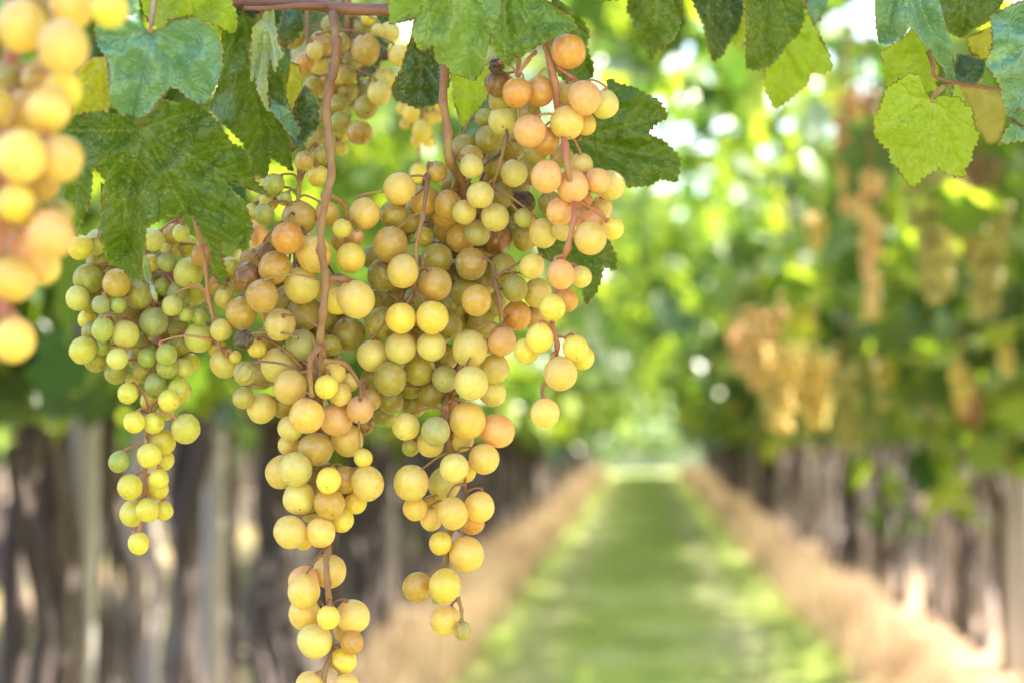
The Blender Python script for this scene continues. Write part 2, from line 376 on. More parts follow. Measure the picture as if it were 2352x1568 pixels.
def foliage_points(rs, n_wall, n_roof, wall_lo=1.18, cx=.05, sx=.24, roof_x=1.65):
    p = []
    while len(p) < n_wall:      # the curtain over the cordon, thinning out at its foot
        z = wall_lo + (2.25 - wall_lo) * rs.rand() ** 0.85; x = rs.normal(cx, sx)
        if z < wall_lo + .25 and rs.rand() < .45: continue
        p.append((x, rs.uniform(-.55, .55), z))
    for q in range(6):          # hanging shoots
        x0, y0 = rs.normal(cx + .1, sx + .05), rs.uniform(-.5, .5); L = rs.uniform(.15, .55)
        for k in range(9): p.append((x0 + rs.normal(0, .05), y0 + rs.normal(0, .05), wall_lo + 0.35 - L * k / 9))
    m = 0
    while m < n_roof:           # roof of shoots leaning over the path
        x = rs.uniform(0.1, roof_x); z = 2.12 + 0.22 * math.sin(x * 1.6) + rs.normal(0, 0.13)
        p.append((x, rs.uniform(-.55, .55), z)); m += 1
    return np.array(p)

def trunk_tubes(rs, h=1.24, r0=0.038):
    t = Tubes(); pts = []; x = y = 0
    for k in range(9):
        x += rs.normal(0, 0.018); y += rs.normal(0, 0.018); pts.append(Vector((x, y, h * k / 8 - 0.02)))
    pts = spline(pts, sub=3); n = len(pts)
    t.add(pts, [r0 * (1.25 - 0.5 * i / n + 0.13 * math.sin(i * 1.7)) for i in range(n)], n=9, knob=0.35)
    top = pts[-1]
    for s in (-1, 1):           # the two cordon arms along the row
        a = [top - Vector((0, 0, .04)), top + Vector((rs.normal(0, .02), s * .12, .05)), top + Vector((rs.normal(0, .03), s * .3, .07)), top + Vector((rs.normal(0, .03), s * .5, .06))]
        t.add(spline(a, sub=3), [r0 * .7 - r0 * .035 * i for i in range(10)], n=7, knob=.3)
    for q in range(5):          # shoots up and over
        y0 = rs.uniform(-.45, .45); b = top + Vector((0, y0, .06))
        a = [b, b + Vector((rs.normal(.02, .05), rs.normal(0, .05), .4)), b + Vector((rs.normal(.25, .1), rs.normal(0, .1), .8)), b + Vector((rs.normal(.8, .2), rs.normal(0, .12), .98)), b + Vector((rs.normal(1.25, .2), rs.normal(0, .15), .88))]
        t.add(spline(a, sub=3), [.006 - .0003 * i for i in range(13)], n=5)
    for q in range(rs.randint(2, 5)):          # more, thinner stems beside the first
        o_ = rs.choice([-1, 1]) * rs.uniform(.09, .30); xo = rs.normal(0, .06); k2 = rs.uniform(.3, .75)
        pts = [Vector((xo * (1 - k / 7) + rs.normal(0, .014), o_ * (1 - .75 * k / 7 * (k2 > .5)) + rs.normal(0, .014), h * k / 7 - .02)) for k in range(8)]
        t.add(spline(pts, sub=2), r0 * k2, n=7, knob=.3)
    return t

TR, TRL, FO = [], [], []
for k in range(6):
    rs = np.random.RandomState(40 + k)
    t = trunk_tubes(rs, r0=rs.uniform(.030, .046)); me = bpy.data.meshes.new('trunk'); me.from_pydata([tuple(v) for v in t.v], [], t.f); me.update()
    me.polygons.foreach_set('use_smooth', [True] * len(me.polygons)); m2 = me.copy()
    me.materials.append(M_BARK); m2.materials.append(M_BARKL); TR.append(me); TRL.append(m2)
for k in range(7):
    rs = np.random.RandomState(80 + k)
    me = leaf_cloud('foliage', foliage_points(rs, 330, 115), 0.105, rs); me.materials.append(M_FAR); FO.append(me)
FH = []      # crowns over the camera, out of view, thickened to shade the clusters
for k in range(4):
    rs = np.random.RandomState(220 + k)
    me = leaf_cloud('foliage', foliage_points(rs, 260, 820, roof_x=1.75), 0.10, rs); me.materials.append(M_FAR); FH.append(me)
FG = []      # crowns that do not close over the middle of the path
for k in range(3):
    rs = np.random.RandomState(240 + k)
    me = leaf_cloud('foliage', foliage_points(rs, 430, 90, 1.10, .30, .33, roof_x=1.3), 0.108, rs); me.materials.append(M_FAR); FG.append(me)
FB = []      # fuller vines whose shoots bulge into the path (right row)
for k in range(6):
    rs = np.random.RandomState(160 + k)
    me = leaf_cloud('foliage', foliage_points(rs, 430, 95, 1.10, .32, .36), 0.108, rs); me.materials.append(M_FAR); FB.append(me)
FL = []      # low hanging foliage near the end of the rows
for k in range(4):
    rs = np.random.RandomState(190 + k)
    me = leaf_cloud('foliage', foliage_points(rs, 380, 85, 1.0, .12, .26), 0.115, rs); me.materials.append(M_FAR); FL.append(me)
FW = []
for k in range(3):
    rs = np.random.RandomState(120 + k)
    me = leaf_cloud('foliage', foliage_points(rs, 260, 0), 0.085, rs); me.materials.append(M_FAR); FW.append(me)

def vine(x, y, flip, label, group, roof=True, pale=None, pool=None):
    v = empty('grapevine', (x, y, 0)); v.rotation_euler = (0, 0, math.pi if flip else rnd.gauss(0, .06))
    tag(v, label, 'grapevine', group)
    pale = rnd.random() < .3 if pale is None else pale
    o = bpy.data.objects.new('trunk', rnd.choice(TRL if pale else TR)); COL.objects.link(o); o.parent = v
    o.rotation_euler = (0, 0, rnd.gauss(0, .12)); o.scale = (1, 1, rnd.uniform(.95, 1.04))
    o = bpy.data.objects.new('foliage', rnd.choice(pool or (FO if roof else FW))); COL.objects.link(o); o.parent = v; o['kind'] = 'stuff'
    o.location = (0, 0, rnd.uniform(-.05, .05))
    return v

XL, XR = -1.42, 1.66
ORD = 'first second third fourth fifth sixth seventh eighth ninth tenth eleventh twelfth thirteenth fourteenth fifteenth sixteenth seventeenth eighteenth nineteenth twentieth'.split()
y = 2.4; i = 0
while y < 49:
    if y < 3.6: lb, gp = 'grapevine of the left row beside the camera, shading the hanging clusters', 'vines beside the camera'
    elif i < 18: lb, gp = f'blurred shaggy grapevine, {ORD[i]} from the left edge in the left row', 'vines of the left row'; i += 1
    else: lb, gp = 'small blurred grapevine deep in the left row towards the end of the path', 'far vines of the left row'
    vine(XL + rnd.gauss(0, .06), y, False, lb, gp, pool=(FG if 6.9 < y < 10.0 else FO) if y < 20 else FL)
    y += (rnd.uniform(.42, .62) if y > 3 else .9)
y = 0.75; i = 0
while y < 49:
    if y < 7.2: lb, gp = 'grapevine of the right row beside the camera, leaning over the path', 'vines beside the camera'
    elif i < 14: lb, gp = f'blurred dark grapevine, {ORD[i]} from the right edge in the right row', 'vines of the right row'; i += 1
    else: lb, gp = 'small blurred grapevine deep in the right row towards the end of the path', 'far vines of the right row'
    vine(XR + rnd.gauss(0, .06), y, True, lb, gp, pool=FH if y < 3.4 else (FG if 6.9 < y < 10.0 else (FB if y < 20 else FL)))
    y += (rnd.uniform(.46, .68) if y > 7 else .85)
for X, y0, side, fl, nth in ((-4.3, 8.5, 'left', False, 'second'), (-7.2, 14, 'left', False, 'third'), (4.6, 17, 'right', True, 'second'), (7.5, 28, 'right', True, 'third')):
    y = y0
    while y < 46:
        vine(X + rnd.gauss(0, .08), y, fl, f'blurred grapevine of the {nth} row to the {side}, seen between nearer trunks', f'{nth} {side} row vines', pool=FL)
        y += rnd.uniform(.6, .85)

# posts and wires
def post(x, y, label, h=2.3, r=.045, lean=0.0):
    t = Tubes(); t.add([(0, 0, -.05), (lean * .5, 0, h * .5), (lean, 0, h)], [r, r * .96, r * .92], n=10, knob=.12)
    t.add([(lean, 0, h), (lean, 0, h + .012)], [r * .85, r * .5], n=10)
    o = t.build('vineyard_post', M_POST); o.location = (x, y, 0); tag(o, label, 'post', 'posts holding the vine rows')
for (x, y, l, ln) in ((XL + .10, 4.62, 'pale weathered post leftmost in the left row, under the foreground cluster', .03),
                  (XL + .05, 6.35, 'pale grey post in the left row between the green cluster and the long amber cluster', 0),
                  (XL + .02, 11.2, 'grey post in the left row just right of the middle cluster tail', -.03),
                  (XL, 17.5, 'slim grey post in the left row left of the path, under the lone dangling grape', 0),
                  (XR + .0, 9.1, 'pale grey post in the right row near the right edge', .02),
                  (XR - .05, 8.45, 'pale post at the right edge of the picture in the right row', -.04),
                  (XR - .05, 14.5, 'small grey post in the middle of the right row', 0)):
    post(x, y, l, r=.034 if y > 9 else .036, lean=ln)
for X, y0, l in ((XL, 3.4, 'left'), (XR, 7.2, 'right')):
    t = Tubes()
    for z in (1.22, 1.6, 2.1): t.add([(X + (z - 1.2) * .05, y0, z), (X, 20, z - .01), (X, 39, z)], .0015, n=4)
    o = t.build('trellis_wire', M_WIRE); tag(o, f'thin trellis wires strung along the {l} vine row', 'wire')

# leafy curtain at the far end of the path, and bushes beyond it
rs = np.random.RandomState(5)
for k, (x0, x1, z0, z1, yy, nn, lb) in enumerate(((-1.7, 1.9, 1.30, 2.7, 48.5, 1300, 'vine shoots hanging like a curtain over the far end of the path'),)):
    pts = np.stack([rs.uniform(x0, x1, nn), yy + rs.normal(0, .8, nn), rs.uniform(z0, z1, nn)], 1)
    o = link('hanging_shoots', leaf_cloud('hanging_shoots', pts, .11, rs), None, M_FAR); tag(o, lb, 'vine shoots', kind='stuff')
for k, (x, y, s, lb) in enumerate(((-6.8, 60, 1.8, 'bush farthest to the left beyond the end of the rows'), (-4.2, 57, 1.7, 'second bush from the left beyond the end of the rows'),
                               (-1.7, 56, 1.55, 'rounded green bush just left of the bright gap at the end of the path'),
                               (2.6, 57, 1.65, 'rounded green bush just right of the bright gap at the end of the path'), (0.35, 68, 1.9, 'pale sunlit bush filling the bright gap at the end of the path'), (5.4, 60, 1.8, 'bush farthest to the right beyond the end of the rows'))):
    b = empty('bush', (x, y, 0)); tag(b, lb, 'bush')
    nn = 700; d = rs.normal(0, 1, (nn, 3)); d /= np.linalg.norm(d, axis=1)[:, None]; rr = rs.uniform(.55, 1.05, nn)[:, None]
    pts = d * rr * [s, s, s * .75] + [0, 0, s * .8]
    o = bpy.data.objects.new('foliage', leaf_cloud('bush_foliage', pts, .2, rs, .4)); COL.objects.link(o); o.data.materials.append(M_FAR); o.parent = b; o['kind'] = 'stuff'
    t = Tubes(); t.add([(0, 0, -.05), (.03, 0, s * .5), (0, .03, s)], [.08, .06, .03], n=7); o = t.build('trunk', M_BARK); o.parent = b; o.matrix_parent_inverse = Matrix()

rs = np.random.RandomState(77)
for (x, y, z, L, nn, lb) in ((.72, 5.0, 1.45, .62, 70, 'drooping green shoot hanging low in front of the right row trunks'), (1.02, 5.6, 1.5, .5, 50, 'short drooping shoot at the right edge beside the low hanging one'), (-1.2, 3.75, 1.4, .3, 40, 'leafy shoot hanging at the left edge below the nearest cluster')):
    t_ = rs.rand(nn); pts = np.stack([x + rs.normal(0, .09, nn), y + rs.normal(0, .09, nn), z - L * t_], 1)
    r_ = empty('hanging_shoot', (x, y, z + .5)); tag(r_, lb, 'vine shoot')
    T = Tubes(); T.add(spline([(x + .3, y, z + .7), (x + .05, y, z + .45), (x, y, z), (x, y, z - L)]), [.004] * 19, n=5); T.build('cane', M_CANE, r_)
    o = link('foliage', leaf_cloud('foliage', pts, .085, rs), r_, M_FAR); o['kind'] = 'stuff'

nn = 520; pts = np.stack([rs.uniform(.15, 1.45, nn), rs.uniform(.9, 2.1, nn), 2.05 + rs.normal(0, .06, nn)], 1)  # leaf spray added out of view to keep sun spots off the near leaves
r_ = empty('added_shade_shoot', (.8, 1.5, 2.1)); tag(r_, 'leafy shoot added out of view above, shading the hanging leaves and clusters', 'vine shoot')
T = Tubes(); T.add(spline([(1.7, 1.6, 1.9), (1.3, 1.5, 2.1), (.7, 1.5, 2.1), (.1, 1.4, 2.05)]), .004, n=6); T.build('cane', M_CANE, r_)
o = link('foliage', leaf_cloud('foliage', pts, .10, rs, .2), r_, M_FAR); o['kind'] = 'stuff'

# ------------------------------------------------------------------ grapes
def berry_mesh(seed, wrinkle=0.0, seg=28, ring=18):
    """unit berry, stalk end +Z, blossom end -Z"""
    rs = np.random.RandomState(seed); ex = 1 + rs.uniform(-.03, .09)
    v = [(0, 0, 1.0 * ex)]; f = []
    for i in range(1, ring):
        th = math.pi * i / ring
        for k in range(seg):
            ph = 2 * math.pi * k / seg
            p = Vector((math.sin(th) * math.cos(ph), math.sin(th) * math.sin(ph), math.cos(th)))
            r = 1 + 0.06 * noise.noise(p * 1.1 + Vector((seed, 0, 0)))
            if wrinkle: r *= 1 - wrinkle * (0.5 + 0.5 * math.sin(ph * 7 + 2 * noise.noise(p * 2 + Vector((seed, 1, 0))))) * math.sin(th) - wrinkle * .6 * abs(noise.noise(p * 3.5 + Vector((0, seed, 0))))
            v.append((p.x * r, p.y * r, p.z * r * ex))
    v.append((0, 0, -0.992 * ex))
    for k in range(seg): f.append((0, 1 + k, 1 + (k + 1) % seg))
    for i in range(ring - 2):
        for k in range(seg):
            a = 1 + i * seg + k; b = 1 + i * seg + (k + 1) % seg; f.append((a, a + seg, b + seg, b))
    e = len(v) - 1; s0 = 1 + (ring - 2) * seg
    for k in range(seg): f.append((s0 + k, e, s0 + (k + 1) % seg))
    me = bpy.data.meshes.new('grape'); me.from_pydata(v, [], f); me.update()
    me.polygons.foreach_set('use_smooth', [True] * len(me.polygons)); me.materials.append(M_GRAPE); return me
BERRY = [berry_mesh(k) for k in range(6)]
RAISIN = [berry_mesh(20 + k, .22) for k in range(3)]
# skin colours of the berries (olive O also darkened for shade between berries) and their gloss
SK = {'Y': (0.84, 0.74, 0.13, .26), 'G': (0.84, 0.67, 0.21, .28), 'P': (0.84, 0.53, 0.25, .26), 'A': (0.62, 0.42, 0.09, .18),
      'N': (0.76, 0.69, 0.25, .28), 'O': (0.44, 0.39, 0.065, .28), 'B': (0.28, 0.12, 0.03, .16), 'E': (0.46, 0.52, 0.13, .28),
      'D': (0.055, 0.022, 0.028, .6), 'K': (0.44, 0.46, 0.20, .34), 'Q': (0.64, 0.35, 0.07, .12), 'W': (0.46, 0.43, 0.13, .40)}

def nearest(pts, p):
    best = None
    for i in range(len(pts) - 1):
        a, b = pts[i], pts[i + 1]; ab = b - a; t = max(0, min(1, (p - a).dot(ab) / max(ab.length_squared, 1e-12))); q = a + ab * t
        dd = (q - p).length
        if best is None or dd < best[0]: best = (dd, q)
    return best

def cluster(label, d0, berries, stems, group='grape clusters on the overhanging canes', top=None, mstem=None, fill=None, seed=1, ped_max=.028, tint=(1, 1, 1)):
    """berries: 'x y r code layer' in picture px; stems: list of (polyline [(x,y,dd)], radius m)"""
    rs = random.Random(seed); mstem = mstem or M_STEM
    L = []
    for line in berries.strip().splitlines():
        for it in line.split(';'):
            q = it.split()
            if len(q) >= 5: L.append((float(q[0]), float(q[1]), float(q[2]), q[3], float(q[4])))
    if fill:
        for (cx, cy, rx, ry, n, lay) in fill:
            for k in range(n):
                a = rs.random() * 6.283; q = math.sqrt(rs.random())
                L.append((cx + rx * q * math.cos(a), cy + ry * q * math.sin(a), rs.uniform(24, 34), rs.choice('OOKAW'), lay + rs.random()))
    L = [(a, b, c * 1.035, e, f) for a, b, c, e, f in L]
    L.sort(key=lambda b: b[4] + rs.random() * .01)
    placed = []
    for (x, y, r, c, lay) in L:
        d = d0 + (lay - 1) * .012
        for it in range(12):
            mv = 0
            for (X, Y, Rr, D) in placed:
                dx = math.hypot(x - X, y - Y) / FPX * d; rr = (r + Rr) / FPX * d * .97
                if dx < rr:
                    need = math.sqrt(rr * rr - dx * dx)
                    if abs(d - D) < need: d = D + need + 1e-4; mv = 1
            if not mv: break
        placed.append((x, y, r, d))
    st3 = [([P(a, b, d0 + dd) for (a, b, dd) in pl], r) for pl, r in stems]
    t0 = top or st3[0][0][0]
    root = empty('grape_cluster', t0); tag(root, label, 'grapes', group)
    T = Tubes(); sp = []
    for pts, r in st3:
        s_ = spline(pts, sub=5); n = len(s_); sp.append(s_)
        T.add(s_, [r * (1 - .4 * i / n) * (1 + .10 * math.sin(i * 1.3) + (.35 if i % 10 == 5 else 0)) for i in range(n)], n=9, knob=.25)
    allp = [(p, s_) for s_ in sp for p in s_]
    for (x, y, r, c, lay), (_, _, _, d) in zip(L, placed):
        c3 = P(x, y, d); rad = r / FPX * d
        best = min((nearest(s_, c3 + Vector((0, 0, rad)))for s_ in sp), key=lambda q: q[0])
        to = (best[1] - c3).normalized(); up = (to * .8 + Vector((rs.gauss(0, .45), rs.gauss(0, .45), 1.0 + rs.gauss(0, .2)))).normalized()
        me = rs.choice(RAISIN if c in 'DW' and (c == 'D' or rs.random() < .5) and lay < 5 else BERRY)
        if c == 'W' and lay >= 5: me = rs.choice(BERRY)
        o = bpy.data.objects.new('grape', me); COL.objects.link(o); o.parent = root
        o.matrix_parent_inverse = Matrix.Translation(root.location).inverted()
        o.rotation_mode = 'QUATERNION'; o.rotation_quaternion = up.to_track_quat('Z', 'Y'); o.location = c3
        o.scale = (rad * rs.uniform(.95, 1.04), rad * rs.uniform(.95, 1.04), rad)
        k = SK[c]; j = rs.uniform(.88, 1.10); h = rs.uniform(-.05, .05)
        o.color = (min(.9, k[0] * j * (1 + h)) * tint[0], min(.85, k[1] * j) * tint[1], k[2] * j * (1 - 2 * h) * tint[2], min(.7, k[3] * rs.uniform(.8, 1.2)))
        # pedicel with a small receptacle
        a = c3 + up * rad * .93; ln = min(best[0], ped_max)
        b = a + (best[1] - a).normalized() * min((best[1] - a).length, ped_max)
        mid = (a + b) / 2 + up * min(.004, ln * .3)
        pp = [a, a + up * .0022, mid, b]
        T.add(spline(pp, sub=3), [.0017, .0015, .0008, .00065, .00065, .00065, .00065, .0007, .0008, .0010], n=5)
    T.build('stem', mstem, root)
    return root

# --- foreground cluster at the left edge (nearest the lens)
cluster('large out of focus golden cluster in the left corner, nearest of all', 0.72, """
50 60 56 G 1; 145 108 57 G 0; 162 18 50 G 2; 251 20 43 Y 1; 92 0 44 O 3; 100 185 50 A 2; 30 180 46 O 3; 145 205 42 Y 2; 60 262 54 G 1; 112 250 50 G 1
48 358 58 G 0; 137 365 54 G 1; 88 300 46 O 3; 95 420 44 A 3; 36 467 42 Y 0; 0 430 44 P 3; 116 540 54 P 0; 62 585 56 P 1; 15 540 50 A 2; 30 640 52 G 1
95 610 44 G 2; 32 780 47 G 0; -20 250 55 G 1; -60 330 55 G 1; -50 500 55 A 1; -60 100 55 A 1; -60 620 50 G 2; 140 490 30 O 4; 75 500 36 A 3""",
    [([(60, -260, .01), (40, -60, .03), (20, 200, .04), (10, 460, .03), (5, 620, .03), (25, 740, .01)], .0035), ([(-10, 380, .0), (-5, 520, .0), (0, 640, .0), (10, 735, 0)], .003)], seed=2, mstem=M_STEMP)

# --- green-yellow cluster under the big leaf
cluster('greenish yellow cluster hanging under the big lobed leaf, ending in one small berry', 1.06, """
185 569 29 Y 2; 222 557 27 N 3; 225 600 27 O 3; 202 641 33 O 2; 268 651 33 A 1; 179 685 27 N 2; 210 690 26 O 2; 233 700 21 K 1; 273 701 18 E 1; 319 678 31 O 2
353 550 26 N 2; 416 535 20 N 1; 394 538 23 A 3; 392 573 23 Y 3; 432 566 25 Y 3; 464 586 25 Q 1; 384 602 22 K 2; 433 627 34 N 2; 346 605 20 G 3; 447 675 25 Y 3
411 675 26 K 2; 396 702 23 N 1; 526 619 27 Y 2; 498 656 23 A 2; 527 662 21 G 2; 515 684 24 G 1; 372 658 18 E 3; 288 767 31 N 1; 354 739 33 K 2; 236 756 26 E 1
200 733 21 Y 3; 212 762 24 O 3; 428 722 16 E 1; 458 727 18 E 1; 411 756 25 O 3; 457 775 32 N 2; 508 758 25 G 0; 498 799 21 G 2; 515 833 33 G 1; 541 819 14 G 1
416 792 23 O 3; 382 814 24 E 1; 384 843 25 E 2; 423 822 22 O 3; 338 821 22 E 2; 321 792 22 O 3; 270 824 24 N 1; 235 795 20 E 2; 191 804 31 Y 2; 220 824 29 O 3
266 855 26 O 3; 329 853 25 O 3; 357 882 25 K 2; 421 845 21 N 2; 438 833 21 Y 3; 305 872 16 Y 3; 294 903 23 Y 1; 343 920 21 Y 2; 388 920 25 Y 1; 412 899 28 Y 2
380 944 20 Y 3; 309 969 24 Y 1; 353 971 24 Y 1; 427 984 33 Y 1; 375 1015 29 Y 2; 343 1046 28 Y 1; 378 1056 22 Y 2; 273 1059 23 E 1; 299 1118 29 Y 1; 362 1121 25 Y 2
365 1099 22 Y 1; 305 1178 30 Y 2; 338 1171 26 Y 1; 376 1172 22 Y 2; 318 1247 25 Y 1; 268 560 26 O 4; 300 600 30 O 4; 265 610 28 O 4; 330 640 30 O 4; 290 720 30 O 4; 250 740 26 O 4; 380 760 28 O 4""",
    [([(420, 300, .02), (415, 420, .02), (395, 600, .035), (370, 760, .035), (350, 900, .03), (342, 960, .01), (335, 1040, .01), (332, 1130, .008), (330, 1180, .006), (318, 1222, .0)], .0017),
     ([(430, 470, .0), (452, 520, -.012), (470, 600, -.01), (478, 680, -.01), (490, 730, -.008), (505, 800, .0), (520, 820, .0)], .0012)],
    seed=3, mstem=M_STEMP, tint=(.86, .98, .85), fill=[(310, 700, 100, 120, 30, 5)])

# --- long amber cluster on the thick stem
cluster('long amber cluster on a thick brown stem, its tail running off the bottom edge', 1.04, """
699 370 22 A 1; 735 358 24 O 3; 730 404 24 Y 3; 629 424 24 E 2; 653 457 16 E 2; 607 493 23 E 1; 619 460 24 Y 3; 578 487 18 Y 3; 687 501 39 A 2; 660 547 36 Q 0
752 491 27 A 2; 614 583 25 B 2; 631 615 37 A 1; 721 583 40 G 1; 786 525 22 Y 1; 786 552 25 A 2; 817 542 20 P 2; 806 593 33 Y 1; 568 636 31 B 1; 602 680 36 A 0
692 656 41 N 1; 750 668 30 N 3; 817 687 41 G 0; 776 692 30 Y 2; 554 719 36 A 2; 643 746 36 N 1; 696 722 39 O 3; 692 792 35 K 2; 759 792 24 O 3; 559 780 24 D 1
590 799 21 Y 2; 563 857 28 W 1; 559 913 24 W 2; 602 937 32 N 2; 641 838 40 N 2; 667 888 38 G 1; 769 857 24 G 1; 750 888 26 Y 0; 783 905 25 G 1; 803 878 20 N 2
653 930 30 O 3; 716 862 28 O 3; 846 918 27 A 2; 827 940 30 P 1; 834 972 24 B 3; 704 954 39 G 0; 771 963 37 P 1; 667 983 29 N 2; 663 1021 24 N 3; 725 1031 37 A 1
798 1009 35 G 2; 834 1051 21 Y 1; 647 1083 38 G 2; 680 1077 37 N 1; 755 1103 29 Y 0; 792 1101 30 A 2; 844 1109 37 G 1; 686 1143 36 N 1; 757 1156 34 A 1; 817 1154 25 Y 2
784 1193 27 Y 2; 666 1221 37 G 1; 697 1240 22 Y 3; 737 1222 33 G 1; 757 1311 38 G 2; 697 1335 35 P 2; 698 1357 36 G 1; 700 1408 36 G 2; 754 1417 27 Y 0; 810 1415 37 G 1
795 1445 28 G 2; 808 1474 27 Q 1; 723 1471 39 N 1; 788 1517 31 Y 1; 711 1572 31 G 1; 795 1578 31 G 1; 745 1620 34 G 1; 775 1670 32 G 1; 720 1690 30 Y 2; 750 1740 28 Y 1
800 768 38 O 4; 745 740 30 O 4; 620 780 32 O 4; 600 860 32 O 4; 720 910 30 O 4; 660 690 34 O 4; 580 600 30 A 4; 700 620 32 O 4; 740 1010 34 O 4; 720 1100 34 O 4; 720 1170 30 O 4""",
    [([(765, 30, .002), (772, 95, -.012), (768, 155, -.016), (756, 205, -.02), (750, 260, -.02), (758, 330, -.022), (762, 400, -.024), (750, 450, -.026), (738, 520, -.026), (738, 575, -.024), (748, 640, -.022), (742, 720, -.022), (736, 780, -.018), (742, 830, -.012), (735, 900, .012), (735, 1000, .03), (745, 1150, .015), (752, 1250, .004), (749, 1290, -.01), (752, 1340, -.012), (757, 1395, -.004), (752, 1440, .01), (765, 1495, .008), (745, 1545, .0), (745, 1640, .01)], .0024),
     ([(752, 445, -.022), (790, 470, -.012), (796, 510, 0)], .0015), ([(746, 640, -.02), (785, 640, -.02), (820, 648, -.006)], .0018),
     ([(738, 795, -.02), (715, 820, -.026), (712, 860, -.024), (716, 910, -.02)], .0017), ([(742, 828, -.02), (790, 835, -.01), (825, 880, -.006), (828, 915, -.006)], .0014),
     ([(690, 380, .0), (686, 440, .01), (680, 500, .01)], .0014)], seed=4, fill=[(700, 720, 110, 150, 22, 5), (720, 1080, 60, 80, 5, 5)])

# --- dense middle cluster
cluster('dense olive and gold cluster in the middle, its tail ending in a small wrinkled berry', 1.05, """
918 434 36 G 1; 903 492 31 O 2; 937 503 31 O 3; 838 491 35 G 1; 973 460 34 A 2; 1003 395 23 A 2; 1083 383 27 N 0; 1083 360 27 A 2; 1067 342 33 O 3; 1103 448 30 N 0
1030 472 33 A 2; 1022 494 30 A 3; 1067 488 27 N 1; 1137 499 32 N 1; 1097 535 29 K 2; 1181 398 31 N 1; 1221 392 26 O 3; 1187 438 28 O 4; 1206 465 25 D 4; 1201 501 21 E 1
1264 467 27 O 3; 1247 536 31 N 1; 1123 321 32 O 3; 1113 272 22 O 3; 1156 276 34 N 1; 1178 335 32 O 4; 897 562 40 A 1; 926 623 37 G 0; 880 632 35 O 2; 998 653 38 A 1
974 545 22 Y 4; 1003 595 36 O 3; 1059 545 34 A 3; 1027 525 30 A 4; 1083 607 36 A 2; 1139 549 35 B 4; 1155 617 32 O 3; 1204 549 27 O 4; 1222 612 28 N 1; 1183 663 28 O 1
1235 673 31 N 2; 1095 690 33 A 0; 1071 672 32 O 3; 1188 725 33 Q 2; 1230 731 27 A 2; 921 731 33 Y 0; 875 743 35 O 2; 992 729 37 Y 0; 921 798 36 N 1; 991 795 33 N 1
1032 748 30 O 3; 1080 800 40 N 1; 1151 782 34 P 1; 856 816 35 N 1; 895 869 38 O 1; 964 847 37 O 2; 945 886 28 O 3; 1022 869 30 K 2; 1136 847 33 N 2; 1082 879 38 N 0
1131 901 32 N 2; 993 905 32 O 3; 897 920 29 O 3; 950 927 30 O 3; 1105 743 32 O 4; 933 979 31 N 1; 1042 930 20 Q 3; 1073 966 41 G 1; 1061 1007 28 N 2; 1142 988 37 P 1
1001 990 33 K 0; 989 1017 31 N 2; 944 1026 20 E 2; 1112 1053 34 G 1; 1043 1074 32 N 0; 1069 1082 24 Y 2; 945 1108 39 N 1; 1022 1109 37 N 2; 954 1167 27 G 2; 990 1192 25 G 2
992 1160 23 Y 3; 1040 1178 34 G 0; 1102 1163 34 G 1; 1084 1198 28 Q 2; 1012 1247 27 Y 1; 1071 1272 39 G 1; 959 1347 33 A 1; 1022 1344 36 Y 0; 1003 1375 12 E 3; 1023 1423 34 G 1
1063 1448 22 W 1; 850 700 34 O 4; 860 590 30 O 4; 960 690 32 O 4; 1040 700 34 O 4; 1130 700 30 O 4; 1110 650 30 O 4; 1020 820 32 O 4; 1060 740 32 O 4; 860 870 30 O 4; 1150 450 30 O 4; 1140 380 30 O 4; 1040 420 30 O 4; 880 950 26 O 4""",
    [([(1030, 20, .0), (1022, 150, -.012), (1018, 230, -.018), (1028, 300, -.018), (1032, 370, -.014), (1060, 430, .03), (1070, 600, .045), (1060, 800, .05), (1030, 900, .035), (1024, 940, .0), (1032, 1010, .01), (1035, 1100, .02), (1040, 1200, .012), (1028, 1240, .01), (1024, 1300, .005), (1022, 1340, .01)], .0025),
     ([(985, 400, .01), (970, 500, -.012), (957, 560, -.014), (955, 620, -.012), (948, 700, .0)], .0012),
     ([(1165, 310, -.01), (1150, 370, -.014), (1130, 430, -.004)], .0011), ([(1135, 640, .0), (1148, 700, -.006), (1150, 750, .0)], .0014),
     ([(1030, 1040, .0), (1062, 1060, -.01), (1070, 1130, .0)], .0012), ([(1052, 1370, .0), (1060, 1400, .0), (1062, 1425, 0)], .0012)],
    seed=5, fill=[(1020, 640, 150, 230, 56, 5), (1140, 460, 70, 110, 12, 5)])

